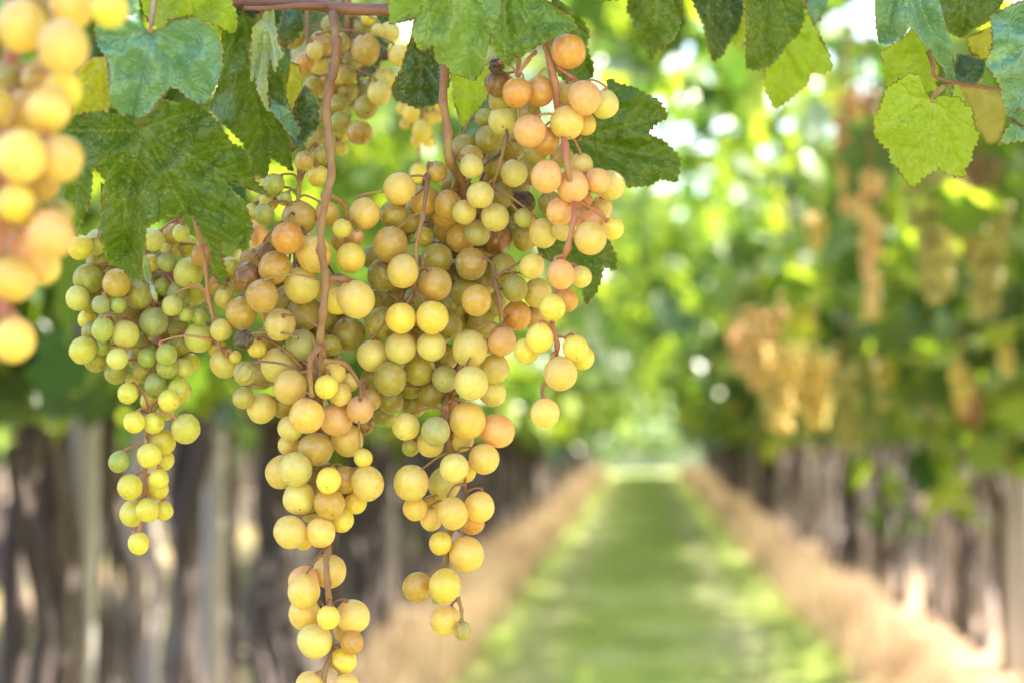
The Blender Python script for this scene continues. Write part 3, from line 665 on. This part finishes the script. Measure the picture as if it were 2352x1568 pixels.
# --- pink cluster on the right
cluster('pink and orange cluster on the right with a pink stem and one berry dangling below', 1.02, """
1305 118 39 Q 0; 1188 213 33 Q 0; 1239 210 34 Q 1; 1144 192 30 B 2; 1140 152 20 D 2; 1150 232 28 O 3; 1297 213 27 N 2; 1343 225 37 P 0; 1389 240 32 N 1; 1302 282 37 G 0
1343 285 26 G 2; 1217 302 36 P 0; 1253 325 30 Q 1; 1217 262 27 O 3; 1256 406 36 P 0; 1315 428 37 P 0; 1373 415 29 P 1; 1334 380 28 N 2; 1402 426 34 N 2; 1285 487 30 P 1
1293 527 26 N 3; 1358 512 36 P 2; 1356 547 38 G 0; 1407 525 25 Y 2; 1380 480 28 N 3; 1336 462 24 P 3; 1288 630 31 P 0; 1334 636 24 N 2; 1302 690 26 Q 1; 1268 706 30 Y 0
1240 777 31 Y 0; 1209 806 29 Y 1; 1322 799 29 Y 0; 1337 821 27 Y 1; 1288 857 38 G 0; 1252 948 32 G 0; 1230 350 26 O 4; 1290 360 26 O 4; 1300 240 28 O 4""",
    [([(1240, -60, .01), (1248, 80, .0), (1262, 135, -.004), (1275, 190, -.006), (1284, 260, .0), (1298, 335, -.012), (1304, 390, -.016), (1316, 450, -.004), (1319, 500, -.014), (1303, 570, -.012), (1288, 605, -.002), (1280, 660, .014), (1268, 740, -.006), (1280, 795, -.008), (1266, 855, .0), (1246, 890, -.002), (1251, 930, 0)], .0018),
     ([(1230, 120, .0), (1215, 135, -.004), (1195, 165, -.006), (1190, 185, -.002)], .0012), ([(1275, 150, -.004), (1310, 175, -.006), (1330, 195, -.002)], .0012), ([(1275, 770, -.006), (1300, 775, -.004), (1312, 785, 0)], .0010)],
    seed=6, mstem=M_STEMP)

# --- shaded cluster behind the cane
cluster('shaded cluster high up behind the brown cane between the leaves', 1.17, """
673 85 27 O 1; 738 104 29 A 1; 723 116 20 N 0; 704 143 18 Q 0; 733 149 22 N 2; 840 115 33 A 0; 835 63 26 O 2; 895 75 24 N 1; 869 70 15 N 1; 917 128 25 N 0
837 166 12 D 0; 885 128 13 D 1; 885 181 23 N 1; 871 213 27 N 0; 840 247 27 O 1; 826 305 28 A 0; 779 309 22 Y 2; 777 242 24 O 2; 782 100 22 O 2; 779 172 22 N 2
801 176 18 O 2; 724 319 25 O 1; 782 283 25 O 1; 738 339 24 A 1; 733 261 22 O 2; 847 40 18 Y 2; 784 341 17 Y 2; 720 200 24 O 3; 690 240 24 O 3; 800 210 24 O 3; 760 60 24 O 3; 810 140 22 O 3""",
    [([(800, -60, .01), (800, 60, .02), (800, 200, .03), (770, 320, .02)], .0022), ([(705, 20, -.01), (706, 70, -.012), (705, 130, -.01)], .0012)], seed=7, fill=[(780, 170, 90, 120, 16, 4)])
cluster('small glowing yellow cluster behind the gap between the two thick stems', 1.32, """
945 262 20 Y 1; 970 300 23 Y 0; 1010 232 21 Y 1; 958 322 15 G 1; 962 398 21 Y 0; 925 250 15 Y 1; 1004 268 15 G 2; 985 270 16 Y 2; 930 285 12 G 2; 985 325 14 Y 2""",
    [([(985, 60, .0), (978, 200, .0), (965, 300, .0), (962, 380, 0)], .0014)], seed=8)
cluster('blurred orange cluster seen between the big leaf and the amber cluster', 1.75, """
585 530 18 P 1; 600 500 17 G 1; 570 560 18 G 1; 590 570 17 P 2; 560 590 17 G 1; 600 545 17 P 2; 575 520 16 G 2; 610 470 16 G 2; 590 605 16 P 1""",
    [([(600, 250, .0), (600, 400, .0), (585, 560, 0)], .0025)], seed=9)

# blurred clusters among the leaves of the right row and beyond: berries too soft to pick apart
def far_cluster(x, y, d, wpx, hpx, code, label, tilt=0.0, n=70, seed=1):
    rs = random.Random(seed); c = P(x, y, d); W_ = wpx / FPX * d; H_ = hpx / FPX * d
    root = empty('grape_cluster', c + Vector((0, 0, H_ / 2))); tag(root, label, 'grapes', 'blurred clusters in the right row')
    right = (CM.to_3x3() @ Vector((1, 0, 0))); vs = []; fs = []; ts = []
    ico = bmesh.new(); bmesh.ops.create_icosphere(ico, subdivisions=2, radius=1); iv = [v.co.copy() for v in ico.verts]; iff = [[v.index for v in f.verts] for f in ico.faces]; ico.free()
    for k in range(n):
        t = rs.random() ** .8; ww = W_ * .5 * (1 - .65 * t) ; a = rs.random() * 6.283; q = rs.random() ** .5
        p = c + Vector((0, 0, H_ * (.5 - t))) + right * (ww * q * math.cos(a) + tilt * H_ * (t - .5)) + Vector((0, 1, 0)) * ww * q * math.sin(a) * .8
        r = rs.uniform(.0075, .0105); b = len(vs); ts += [min(1, max(0, rs.gauss(.5, .25)))] * len(iv)
        vs += [tuple(p + v * r) for v in iv]; fs += [[b + i for i in f] for f in iff]
    me = bpy.data.meshes.new('berries'); me.from_pydata(vs, [], fs); me.update(); at = me.attributes.new('tone', 'FLOAT', 'POINT'); at.data.foreach_set('value', ts); me.polygons.foreach_set('use_smooth', [True] * len(me.polygons))
    o = link('berries', me, root, M_FARG[code]); o['kind'] = 'stuff'
    T = Tubes(); T.add(spline([c + Vector((0, 0, H_ * .5 + .12)), c + Vector((0, 0, H_ * .3)), c - Vector((0, 0, H_ * .4))]), .003, n=5); T.build('stem', M_STEM, root)
M_FARG = {}
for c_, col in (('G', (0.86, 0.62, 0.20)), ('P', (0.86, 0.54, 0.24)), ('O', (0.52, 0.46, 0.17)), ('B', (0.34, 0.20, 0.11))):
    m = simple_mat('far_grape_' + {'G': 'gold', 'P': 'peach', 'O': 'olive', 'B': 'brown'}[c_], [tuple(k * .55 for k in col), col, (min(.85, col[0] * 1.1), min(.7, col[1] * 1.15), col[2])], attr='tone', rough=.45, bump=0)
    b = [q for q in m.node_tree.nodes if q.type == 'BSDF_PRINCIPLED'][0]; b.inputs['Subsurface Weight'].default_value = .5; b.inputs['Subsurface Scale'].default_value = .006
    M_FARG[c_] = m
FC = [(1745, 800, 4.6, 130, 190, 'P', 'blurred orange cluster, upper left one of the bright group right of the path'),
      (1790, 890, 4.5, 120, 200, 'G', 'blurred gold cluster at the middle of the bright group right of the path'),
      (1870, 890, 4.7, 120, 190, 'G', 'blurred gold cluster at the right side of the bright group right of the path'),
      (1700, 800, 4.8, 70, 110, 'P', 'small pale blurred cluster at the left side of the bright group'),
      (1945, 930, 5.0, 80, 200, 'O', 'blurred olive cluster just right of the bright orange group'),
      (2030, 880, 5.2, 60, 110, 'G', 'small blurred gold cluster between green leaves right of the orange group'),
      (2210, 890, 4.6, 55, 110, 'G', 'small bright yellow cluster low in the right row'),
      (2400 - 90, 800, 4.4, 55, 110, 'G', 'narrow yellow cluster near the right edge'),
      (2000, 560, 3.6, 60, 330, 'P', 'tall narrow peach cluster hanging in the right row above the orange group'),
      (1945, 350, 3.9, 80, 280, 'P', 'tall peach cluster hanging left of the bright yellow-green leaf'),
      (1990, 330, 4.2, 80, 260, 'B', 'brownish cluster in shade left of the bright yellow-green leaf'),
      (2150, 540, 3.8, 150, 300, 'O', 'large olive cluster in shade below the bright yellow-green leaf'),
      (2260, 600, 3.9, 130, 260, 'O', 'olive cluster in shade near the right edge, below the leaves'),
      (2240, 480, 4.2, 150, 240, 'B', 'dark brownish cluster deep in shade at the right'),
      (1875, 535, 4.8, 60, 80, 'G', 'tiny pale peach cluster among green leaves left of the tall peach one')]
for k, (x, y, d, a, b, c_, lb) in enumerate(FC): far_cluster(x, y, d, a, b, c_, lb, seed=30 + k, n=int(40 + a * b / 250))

# ------------------------------------------------------------------ leaves near the lens
def lv(label_color): pass
LC = {'blue': (0.15, 0.31, 0.20), 'green': (0.080, 0.150, 0.010), 'deep': (0.035, 0.085, 0.022), 'pale': (0.20, 0.34, 0.10), 'pale2': (0.13, 0.25, 0.055),
      'lime': (0.34, 0.48, 0.045), 'yellow': (0.42, 0.42, 0.05), 'under': (0.33, 0.42, 0.27), 'gold': (0.34, 0.30, 0.09), 'mid': (0.085, 0.165, 0.018)}  # blue has the sky's reflection painted into the leaf colour

def leaf(parent, outline, j, tips, d0, tilt=(0, 0), col='green', cup=.010, teeth=1.0, seed=0, pet=None, grid=5.5, fold=.45, wav=.0055):
    """outline, junction j and lobe tips in picture px, blade at d0 m; tilt in m of depth per 100 px; pet: list of px points (with depth) of the stalk"""
    rs = random.Random(seed); pl = [Vector(p) for p in outline]; n = len(pl)
    cen = sum(pl, Vector((0, 0))) / n
    area = sum(pl[i].x * pl[(i + 1) % n].y - pl[(i + 1) % n].x * pl[i].y for i in range(n))
    if area < 0: pl.reverse()
    out = []
    jj = Vector(j)
    for i in range(n):
        a, b = pl[i], pl[(i + 1) % n]; L = (b - a).length
        # no teeth close to the stalk
        near = min((a - jj).length, (b - jj).length) < 28
        k = max(1, int(round(L / (15 if not near else 40)))); nn = Vector((b - a).yx).normalized(); nn.y *= -1
        for q in range(k):
            t = q / k
            out.append(a.lerp(b, t) + nn * rs.uniform(-1.2, 1.0))
            if not near:
                tt = (q + .72) / k; out.append(a.lerp(b, tt) + nn * rs.uniform(3.0, 7.5) * teeth)
    xs_ = [p.x for p in out]; ys_ = [p.y for p in out]
    # interior points
    inner = []; P2 = out; m = len(P2)
    px = np.array(xs_); py = np.array(ys_); qx = np.roll(px, -1); qy = np.roll(py, -1)
    gx_ = np.arange(min(xs_), max(xs_), grid); gy_ = np.arange(min(ys_), max(ys_), grid * .87)
    pts = np.array([(x + (grid / 2 if r % 2 else 0), y) for r, y in enumerate(gy_) for x in gx_])
    X = pts[:, 0:1]; Y = pts[:, 1:2]
    cr = ((py > Y) != (qy > Y)) & (X < (qx - px) * (Y - py) / (qy - py + 1e-12) + px)
    ins = cr.sum(1) % 2 == 1
    ex, ey = qx - px, qy - py
    def edist(A):
        x = A[:, 0:1]; y = A[:, 1:2]
        t = np.clip(((x - px) * ex + (y - py) * ey) / (ex * ex + ey * ey + 1e-9), 0, 1)
        return np.sqrt((x - px - t * ex) ** 2 + (y - py - t * ey) ** 2).min(1)
    ed = edist(pts); keep = ins & (ed > grid * .45); pts = pts[keep]
    verts = [Vector((p.x, p.y)) for p in out] + [Vector((float(a), float(b))) for a, b in pts]
    edges = [(i, (i + 1) % m) for i in range(m)]
    V2, E2, F2, *_ = delaunay_2d_cdt(verts, edges, [list(range(m))], 1, 1e-4)
    A = np.array([(v.x, v.y) for v in V2])
    # veins
    segs = []
    for tp in tips:
        t = Vector(tp); dv = t - jj; L = dv.length; sd_ = Vector((-dv.y, dv.x)).normalized()
        bow = rs.uniform(-.05, .05) * L; prev = jj
        for q in range(1, 7):
            u = q / 6; c = jj + dv * u * .97 + sd_ * bow * math.sin(u * math.pi); segs.append((prev, c, 3.0 * (1 - .65 * u), 3.0 * 1)); prev = c
        kk = max(2, int(L / 34))
        for q in range(1, kk + 1):
            u = (q + .1) / (kk + 1.0); b0 = jj + dv * u * .97 + sd_ * bow * math.sin(u * math.pi)
            for s in (-1, 1):
                ang = R(rs.uniform(38, 50)); dr = dv.normalized(); dr2 = (dr * math.cos(ang) + sd_ * s * math.sin(ang))
                l2 = L * .42 * (1 - .55 * u); mid = b0 + dr2 * l2 * .55; end = mid + (dr2 * .85 + dr * .35).normalized() * l2 * .45
                segs.append((b0, mid, 1.5, 1)); segs.append((mid, end, 1.0, 1))
    ve = np.zeros(len(A)); broad = np.zeros(len(A))
    for a, b, wd, st in segs:
        ax = np.array(a); bx = np.array(b); e = bx - ax; t = np.clip(((A - ax) @ e) / (e @ e + 1e-9), 0, 1)
        dd = np.linalg.norm(A - ax - t[:, None] * e, axis=1)
        ve = np.maximum(ve, np.exp(-(dd / (wd * .8 + 1.2)) ** 2) * (1 if wd > 1.6 else .6)); broad = np.maximum(broad, np.exp(-(dd / 9.0) ** 2) * (1 if wd > 1.6 else .6))
    rim = np.exp(-(edist(A) / 7.0))
    # depth of the blade
    rel = (A - np.array(jj)) / 100.0
    dep = d0 + rel[:, 0] * tilt[0] + rel[:, 1] * tilt[1]
    # valley folds along main veins, drooping margin, waves
    md = np.full(len(A), 1e9)
    for tp in tips:
        t = np.array(tp, float); e = t - np.array(jj); u = np.clip(((A - np.array(jj)) @ e) / (e @ e), 0, 1.1)
        md = np.minimum(md, np.linalg.norm(A - np.array(jj) - u[:, None] * e, axis=1))
    rr = np.linalg.norm(rel, axis=1)
    dep = dep - fold * .00022 * np.minimum(md, 60) + cup * (rr / 1.6) ** 2 * .6
    wv = np.array([noise.noise(Vector((a * .016 + seed * 7, b * .016, seed))) for a, b in A])
    wv2 = np.array([noise.noise(Vector((a * .045 + seed * 3, b * .045, seed))) for a, b in A])
    dep = dep + wav * 1.8 * wv + wav * .45 * wv2 + .0017 * broad
    X3 = np.stack([(A[:, 0] - 1176) / FPX * dep, (784 - A[:, 1]) / FPX * dep, -dep, np.ones(len(A))], 1) @ CMn.T
    F2 = [list(f) for f in F2]
    me = np_mesh('leaf', X3[:, :3], F2, True, {'vein': ve, 'rim': rim})
    # object coordinates vary from leaf to leaf
    org = P(jj.x, jj.y, d0); me.transform(Matrix.Translation(-org))
    me.materials.append(M_LEAF)
    o = bpy.data.objects.new('leaf', me); COL.objects.link(o); o.parent = parent; o.matrix_parent_inverse = Matrix.Translation(parent.location).inverted(); o.location = org
    c = LC[col]; q = rs.uniform(.92, 1.08); o.color = (c[0] * q, c[1] * q, c[2] * q, {'blue': .12, 'under': .2, 'pale': .3, 'pale2': .28, 'green': .32, 'deep': .15, 'mid': .3}.get(col, .5))
    if pet:
        T = Tubes(); pp = [P(jj.x, jj.y, d0 - .001)] + [P(a, b, d) for a, b, d in pet]
        s_ = spline(pp, sub=5); T.add(s_, [.0011 + .0006 * i / len(s_) for i in range(len(s_))], n=7)
        po = T.build('petiole', M_PETIOLE); po.parent = o; po.matrix_parent_inverse = Matrix.Translation(org).inverted()
    return o

def shoot(label, cane_pts, rad, extra=()):
    root = empty('vine_shoot', P(*cane_pts[0])); tag(root, label, 'vine shoot', 'overhanging vine shoots')
    T = Tubes(); s_ = spline([P(*p) for p in cane_pts], sub=6)
    T.add(s_, [rad * (1 + (.22 if i % 12 == 0 else 0)) for i in range(len(s_))], n=12, knob=.06)
    T.build('cane', M_CANE, root)
    for pts, r in extra:
        T = Tubes(); T.add(spline([P(*p) for p in pts], sub=5), r, n=7); T.build('side_shoot', M_CANE, root)
    return root

S1 = shoot('brown cane across the top with the big lobed leaves over the hanging clusters',
    [(-600, -120, 1.10), (-100, -60, 1.08), (300, -10, 1.08), (560, 4, 1.07), (700, 8, 1.055), (780, 20, 1.05), (900, 23, 1.05), (1030, 15, 1.06), (1240, -50, 1.07), (1500, -120, 1.10)], .0033,
    extra=[([(560, 20, 1.03), (620, 20, 1.03), (690, 14, 1.04), (760, 16, 1.05)], .0013), ([(60, -260, .73), (40, -220, .85), (20, -90, 1.06)], .003),
           ([(800, -60, 1.18), (790, -20, 1.10), (780, 15, 1.05)], .002), ([(985, 60, 1.32), (990, 0, 1.2), (1000, 15, 1.06)], .0014), ([(600, 250, 1.75), (600, 60, 1.4), (600, 8, 1.07)], .002)])
# knot where the thick stem leaves the cane
# bluish leaf
leaf(S1, [(215, 63), (218, 89), (230, 114), (247, 135), (251, 193), (256, 242), (278, 264), (314, 273), (338, 261), (368, 232), (392, 200), (411, 205), (435, 230), (459, 244), (474, 237), (486, 213), (503, 181), (508, 155), (510, 111), (496, 77), (474, 53), (447, 39), (411, 41), (387, 56), (370, 65), (338, 70), (326, 56), (319, 24), (317, -14), (285, -14), (262, 30)],
     (345, 72), [(459, 240), (300, 268), (224, 90), (505, 120), (300, -10)], .955, (.002, .010), 'blue', teeth=.8, seed=1, pet=[(352, 20, .98), (360, -40, 1.06)], fold=.7, wav=.006)
# big lobed leaf
leaf(S1, [(326, 290), (302, 268), (254, 261), (215, 256), (169, 268), (114, 300), (135, 312), (184, 338), (210, 377), (230, 400), (244, 416), (235, 441), (235, 487), (225, 535), (237, 569), (249, 605), (285, 622), (300, 641), (324, 646), (326, 622), (334, 574), (336, 523), (384, 496), (442, 499), (464, 537), (484, 574), (486, 622), (510, 656), (522, 632), (510, 593), (505, 550), (539, 569), (566, 578), (571, 574), (576, 537), (583, 535), (571, 489), (561, 462), (542, 448), (513, 414), (568, 433), (624, 455), (595, 426), (568, 395), (578, 380), (571, 356), (556, 341), (534, 332), (496, 278), (471, 247), (435, 235), (406, 237), (375, 230), (363, 242), (338, 270)],
     (330, 297), [(280, 620), (508, 645), (615, 448), (455, 250), (125, 302)], .985, (-.002, .004), 'green', teeth=.75, seed=2, pet=[(345, 270, .985), (375, 200, 1.0), (395, 80, 1.05), (400, 0, 1.08)], fold=.6, wav=.006)
leaf(S1, [(120, 318), (170, 325), (205, 345), (214, 380), (206, 460), (186, 515), (176, 545), (150, 520), (104, 505), (86, 480), (92, 430), (104, 360)], (160, 322), [(110, 495), (175, 535), (90, 420)], 1.01, (0, .006), 'mid', seed=3, grid=9)
leaf(S1, [(232, 418), (262, 440), (285, 470), (296, 500), (270, 545), (240, 560), (232, 500)], (236, 425), [(285, 510), (245, 550)], 1.02, (0, .01), 'blue', seed=31, grid=9, teeth=.3)
# twisted small leaf under the big one
leaf(S1, [(330, 580), (345, 600), (352, 650), (362, 680), (360, 697), (348, 682), (338, 655), (328, 640), (326, 610)], (335, 585), [(358, 690)], .985, (0, .004), 'under', seed=4, grid=5, teeth=.2)
# pale folded leaf
leaf(S1, [(612, 22), (630, 20), (634, 60), (640, 100), (655, 128), (640, 142), (632, 168), (622, 140), (616, 180), (612, 215), (620, 258), (602, 238), (592, 215), (586, 170), (576, 190), (572, 110), (582, 60)], (612, 24), [(616, 250), (648, 128), (580, 170)], 1.03, (.006, .002), 'under', seed=5, teeth=.6, grid=5, fold=1.5)
leaf(S1, [(560, 30), (600, 60), (622, 130), (640, 150), (652, 200), (656, 232), (640, 255), (660, 300), (668, 345), (672, 395), (643, 376), (622, 362), (612, 412), (596, 405), (572, 395), (560, 330), (530, 300), (478, 250), (500, 200), (512, 140), (508, 90), (520, 50)], (560, 40), [(612, 405), (668, 385), (485, 245)], 1.055, (0, .006), 'mid', seed=6, teeth=.6, fold=.8)
leaf(S1, [(600, 120), (640, 150), (655, 190), (660, 235), (690, 300), (680, 330), (650, 290), (620, 250)], (610, 125), [(680, 320)], 1.07, (0, .0), 'blue', seed=7, teeth=.6, grid=9)
leaf(S1, [(325, -20), (330, 30), (342, 55), (375, 66), (388, 46), (430, 36), (470, 45), (500, 62), (535, 76), (546, 58), (542, 28), (530, -5), (480, -40), (380, -40)], (430, -30), [(350, 55), (535, 70), (440, 35)], 1.03, (0, -.006), 'lime', seed=8, teeth=.7)
leaf(S1, [(212, 128), (245, 130), (252, 170), (256, 240), (246, 268), (226, 260), (200, 268), (168, 264), (164, 220), (180, 160)], (225, 130), [(240, 262), (175, 262)], 1.0, (0, .004), 'yellow', seed=9, teeth=.6)
leaf(S1, [(500, -20), (590, -20), (600, 20), (570, 60), (545, 120), (520, 200), (500, 190), (508, 120), (545, 60)], (560, -10), [(515, 190)], 1.08, (0, .0), 'deep', seed=10)
leaf(S1, [(650, 20), (690, 10), (700, 60), (680, 90), (650, 110), (640, 70)], (680, 10), [(650, 105)], 1.10, (0, 0), 'deep', seed=11, grid=9)
leaf(S1, [(700, 195), (720, 212), (734, 238), (730, 290), (700, 330), (668, 350), (666, 290), (680, 230)], (712, 200), [(670, 345), (730, 280)], 1.08, (0, 0), 'deep', seed=12, teeth=.7, grid=9)
leaf(S1, [(664, 140), (690, 150), (694, 200), (680, 250), (662, 285), (650, 240), (655, 190)], (675, 140), [(662, 280)], 1.09, (0, 0), 'yellow', seed=13, grid=9)
leaf(S1, [(645, 240), (672, 262), (680, 300), (664, 350), (640, 300)], (650, 240), [(668, 340)], 1.12, (0, 0), 'yellow', seed=14, grid=9)
leaf(S1, [(600, 10), (700, 0), (800, 20), (900, 10), (900, 90), (860, 170), (760, 200), (680, 170), (640, 100)], (760, 0), [(640, 100), (680, 170), (760, 195), (860, 165), (900, 80)], 1.27, (0, 0), 'deep', seed=15, grid=12)
# two big pale leaves at the top
leaf(S1, [(930, -60), (895, 10), (893, 51), (900, 57), (951, 44), (946, 80), (956, 102), (970, 118), (994, 109), (1004, 145), (1023, 150), (1040, 169), (1077, 181), (1089, 186), (1108, 164), (1118, 118), (1128, 80), (1150, 20), (1160, -40), (1080, -90)],
     (1060, -50), [(1080, 180), (905, 50), (970, 112), (1140, -20)], .985, (.002, .008), 'pale', seed=16, teeth=.7, pet=[(1060, -90, 1.0), (1020, -120, 1.05)], fold=.8)
leaf(S1, [(1110, -60), (1096, 40), (1118, 80), (1140, 126), (1168, 150), (1180, 130), (1197, 132), (1236, 104), (1260, 92), (1316, 70), (1326, 65), (1314, 39), (1285, 22), (1255, 0), (1230, -60)],
     (1165, -40), [(1165, 145), (1318, 60), (1235, 100)], .995, (-.002, .006), 'pale2', seed=17, teeth=.5, fold=.7)
leaf(S1, [(1270, -10), (1310, 20), (1335, 45), (1354, 76), (1346, 108), (1362, 150), (1363, 168), (1350, 192), (1300, 188), (1262, 150), (1255, 60)], (1262, 10), [(1350, 85), (1356, 170), (1290, 185)], 1.09, (0, 0), 'green', seed=18, teeth=.8)
leaf(S1, [(955, 40), (1000, 90), (1022, 140), (1034, 190), (1016, 236), (965, 250), (905, 228), (900, 200), (925, 150), (938, 100)], (965, 45), [(960, 245), (1025, 200), (905, 215)], 1.10, (0, 0), 'deep', seed=19, teeth=.6)
leaf(S1, [(1034, 160), (1080, 180), (1128, 140), (1140, 190), (1122, 220), (1096, 262), (1062, 292), (1044, 240)], (1090, 140), [(1062, 285), (1120, 215)], 1.11, (0, 0), 'lime', seed=20, teeth=.5)
leaf(S1, [(1085, 220), (1130, 190), (1125, 270), (1105, 330), (1070, 350), (1060, 300)], (1120, 190), [(1070, 345)], 1.13, (0, 0), 'blue', seed=21, teeth=.4, grid=9)
leaf(S1, [(1330, 250), (1390, 215), (1400, 182), (1425, 196), (1454, 201), (1483, 218), (1512, 232), (1534, 268), (1502, 288), (1485, 309), (1524, 324), (1558, 358), (1562, 370), (1554, 419), (1517, 412), (1497, 425), (1455, 430), (1410, 425), (1370, 405), (1310, 375), (1300, 330)],
     (1335, 318), [(1530, 268), (1556, 370), (1500, 418), (1405, 190)], 1.075, (.002, .0), 'green', seed=22, teeth=.9, pet=[(1300, 330, 1.08), (1270, 200, 1.09), (1240, 0, 1.07)], fold=.7)
leaf(S1, [(1228, 552), (1284, 545), (1330, 548), (1395, 549), (1416, 588), (1412, 622), (1387, 612), (1380, 640), (1368, 675), (1344, 699), (1337, 670), (1349, 634), (1310, 618), (1240, 590)], (1240, 560), [(1410, 600), (1345, 690), (1350, 625)], 1.09, (.002, 0), 'green', seed=23, teeth=.8, pet=[(1200, 540, 1.12), (1180, 400, 1.14), (1200, 0, 1.10)])

S2 = shoot('shoot above the path with pointed backlit leaves hanging from the top edge',
    [(1380, -150, 1.14), (1600, -110, 1.15), (1800, -100, 1.15), (1960, -140, 1.17)], .0028)
leaf(S2, [(1470, -90), (1442, 0), (1440, 24), (1454, 47), (1458, 83), (1481, 115), (1497, 138), (1513, 115), (1545, 95), (1556, 71), (1568, 28), (1572, -30), (1540, -95)], (1508, -95), [(1497, 132), (1446, 20), (1560, 60)], 1.13, (0, .006), 'green', seed=41, teeth=.8, pet=[(1512, -125, 1.15)])
leaf(S2, [(1584, -20), (1600, 24), (1616, 59), (1624, 103), (1637, 142), (1659, 127), (1679, 91), (1695, 71), (1707, 24), (1700, -60), (1620, -80)], (1640, -80), [(1637, 135), (1690, 70), (1600, 10)], 1.17, (0, .006), 'deep', seed=42, teeth=.8)
leaf(S2, [(1711, -30), (1715, 79), (1713, 154), (1738, 162), (1774, 150), (1809, 103), (1833, 79), (1849, 40), (1841, -20), (1780, -70)], (1770, -60), [(1720, 155), (1815, 98), (1845, 20)], 1.14, (0, .004), 'green', seed=43, teeth=.7)
leaf(S2, [(1740, 100), (1756, 160), (1760, 206), (1780, 249), (1817, 225), (1857, 190), (1861, 166), (1889, 170), (1912, 154), (1900, 119), (1881, 79), (1865, 43), (1845, 20), (1790, 40)], (1800, 55), [(1780, 242), (1905, 150), (1870, 60)], 1.18, (0, .006), 'lime', seed=44, teeth=.8)
leaf(S2, [(1690, -40), (1725, -20), (1722, 60), (1700, 120), (1680, 90), (1690, 30)], (1705, -40), [(1700, 115)], 1.20, (0, 0), 'lime', seed=45, grid=9)
leaf(S2, [(1840, -40), (1900, -30), (1896, 10), (1880, 50), (1860, 60), (1850, 20)], (1870, -40), [(1880, 50)], 1.19, (0, 0), 'blue', seed=46, grid=9)
leaf(S2, [(1290, -60), (1330, -10), (1380, 2), (1440, -5), (1440, -60)], (1370, -60), [(1330, -10), (1420, -5)], 1.13, (0, 0), 'mid', seed=47, grid=9)

S3 = shoot('shoot at the top right with a bright yellow-green leaf and bluish leaves',
    [(2560, 120, 1.12), (2440, 180, 1.09), (2330, 208, 1.07), (2240, 198, 1.06), (2195, 190, 1.055), (2150, 178, 1.05), (2142, 150, 1.05), (2130, 118, 1.05)], .0010,
    extra=[([(2190, 190, 1.055), (2160, 205, 1.05), (2145, 222, 1.045)], .0009), ([(2560, 120, 1.12), (2600, -100, 1.14), (2300, -160, 1.15), (1960, -140, 1.17)], .0028)])
leaf(S3, [(2012, -30), (2011, 59), (2019, 99), (2043, 103), (2070, 91), (2090, 59), (2114, 91), (2146, 130), (2165, 158), (2186, 222), (2194, 178), (2187, 99), (2163, 32), (2150, -30), (2080, -80)], (2085, -70), [(2188, 215), (2020, 95)], 1.03, (.004, .006), 'blue', seed=51, teeth=.4, fold=.9)
leaf(S3, [(2148, -40), (2157, 24), (2173, 75), (2213, 87), (2233, 71), (2268, 51), (2292, 24), (2312, -14), (2240, -70)], (2220, -70), [(2205, 82), (2285, 25), (2160, 40)], 1.06, (0, .004), 'green', seed=52, teeth=.6)
leaf(S3, [(2094, 66), (2070, 95), (2018, 123), (2031, 138), (2031, 174), (2035, 205), (2070, 180), (2106, 172), (2130, 218), (2150, 206), (2158, 158), (2134, 112)], (2138, 130), [(2020, 125), (2040, 195), (2135, 212)], 1.07, (0, .0), 'lime', seed=53, teeth=.8)
leaf(S3, [(2090, 168), (2112, 178), (2130, 217), (2140, 230), (2152, 220), (2193, 221), (2233, 253), (2237, 285), (2248, 312), (2233, 348), (2229, 372), (2217, 387), (2213, 407), (2189, 403), (2157, 387), (2130, 399), (2094, 429), (2070, 403), (2051, 380), (2039, 344), (2007, 312), (2007, 277), (2027, 237), (2035, 206), (2070, 182)],
     (2141, 233), [(2096, 424), (2208, 402), (2012, 295), (2243, 305), (2040, 205)], 1.04, (.001, .003), 'lime', seed=54, teeth=1.0, pet=[(2150, 215, 1.045), (2165, 200, 1.05)], fold=.4, wav=.004, grid=5)
leaf(S3, [(2420, -20), (2330, 10), (2275, 36), (2278, 60), (2280, 99), (2264, 150), (2290, 180), (2302, 208), (2304, 237), (2316, 269), (2340, 250), (2420, 290)], (2430, 60), [(2275, 50), (2268, 148), (2316, 262)], 1.0, (0, .004), 'blue', seed=55, teeth=.8)
leaf(S3, [(2300, 205), (2360, 170), (2430, 200), (2430, 300), (2340, 290), (2318, 268)], (2420, 180), [(2310, 250), (2400, 290)], 1.02, (0, .004), 'blue', seed=59, teeth=.5, grid=9)
leaf(S3, [(2292, 335), (2308, 308), (2331, 269), (2420, 260), (2420, 330), (2340, 322)], (2400, 265), [(2296, 330), (2330, 275)], 1.03, (0, 0), 'blue', seed=56, teeth=.8, grid=9)
leaf(S3, [(2221, 85), (2280, 60), (2282, 110), (2276, 130), (2262, 137), (2229, 124)], (2260, 60), [(2265, 130), (2225, 110)], 1.08, (0, 0), 'yellow', seed=57, grid=7)
leaf(S3, [(2197, 123), (2230, 128), (2266, 142), (2258, 172), (2244, 192), (2209, 200), (2189, 176)], (2200, 190), [(2262, 146), (2240, 188), (2200, 126)], 1.07, (0, -.01), 'deep', seed=58, grid=7, teeth=.4)
leaf(S3, [(2200, 200), (2260, 190), (2300, 215), (2310, 260), (2300, 320), (2270, 330), (2240, 280), (2225, 240)], (2250, 195), [(2295, 315), (2300, 240)], 1.35, (0, 0), 'gold', seed=60, grid=9, teeth=.4)
print('objects', len(bpy.data.objects))
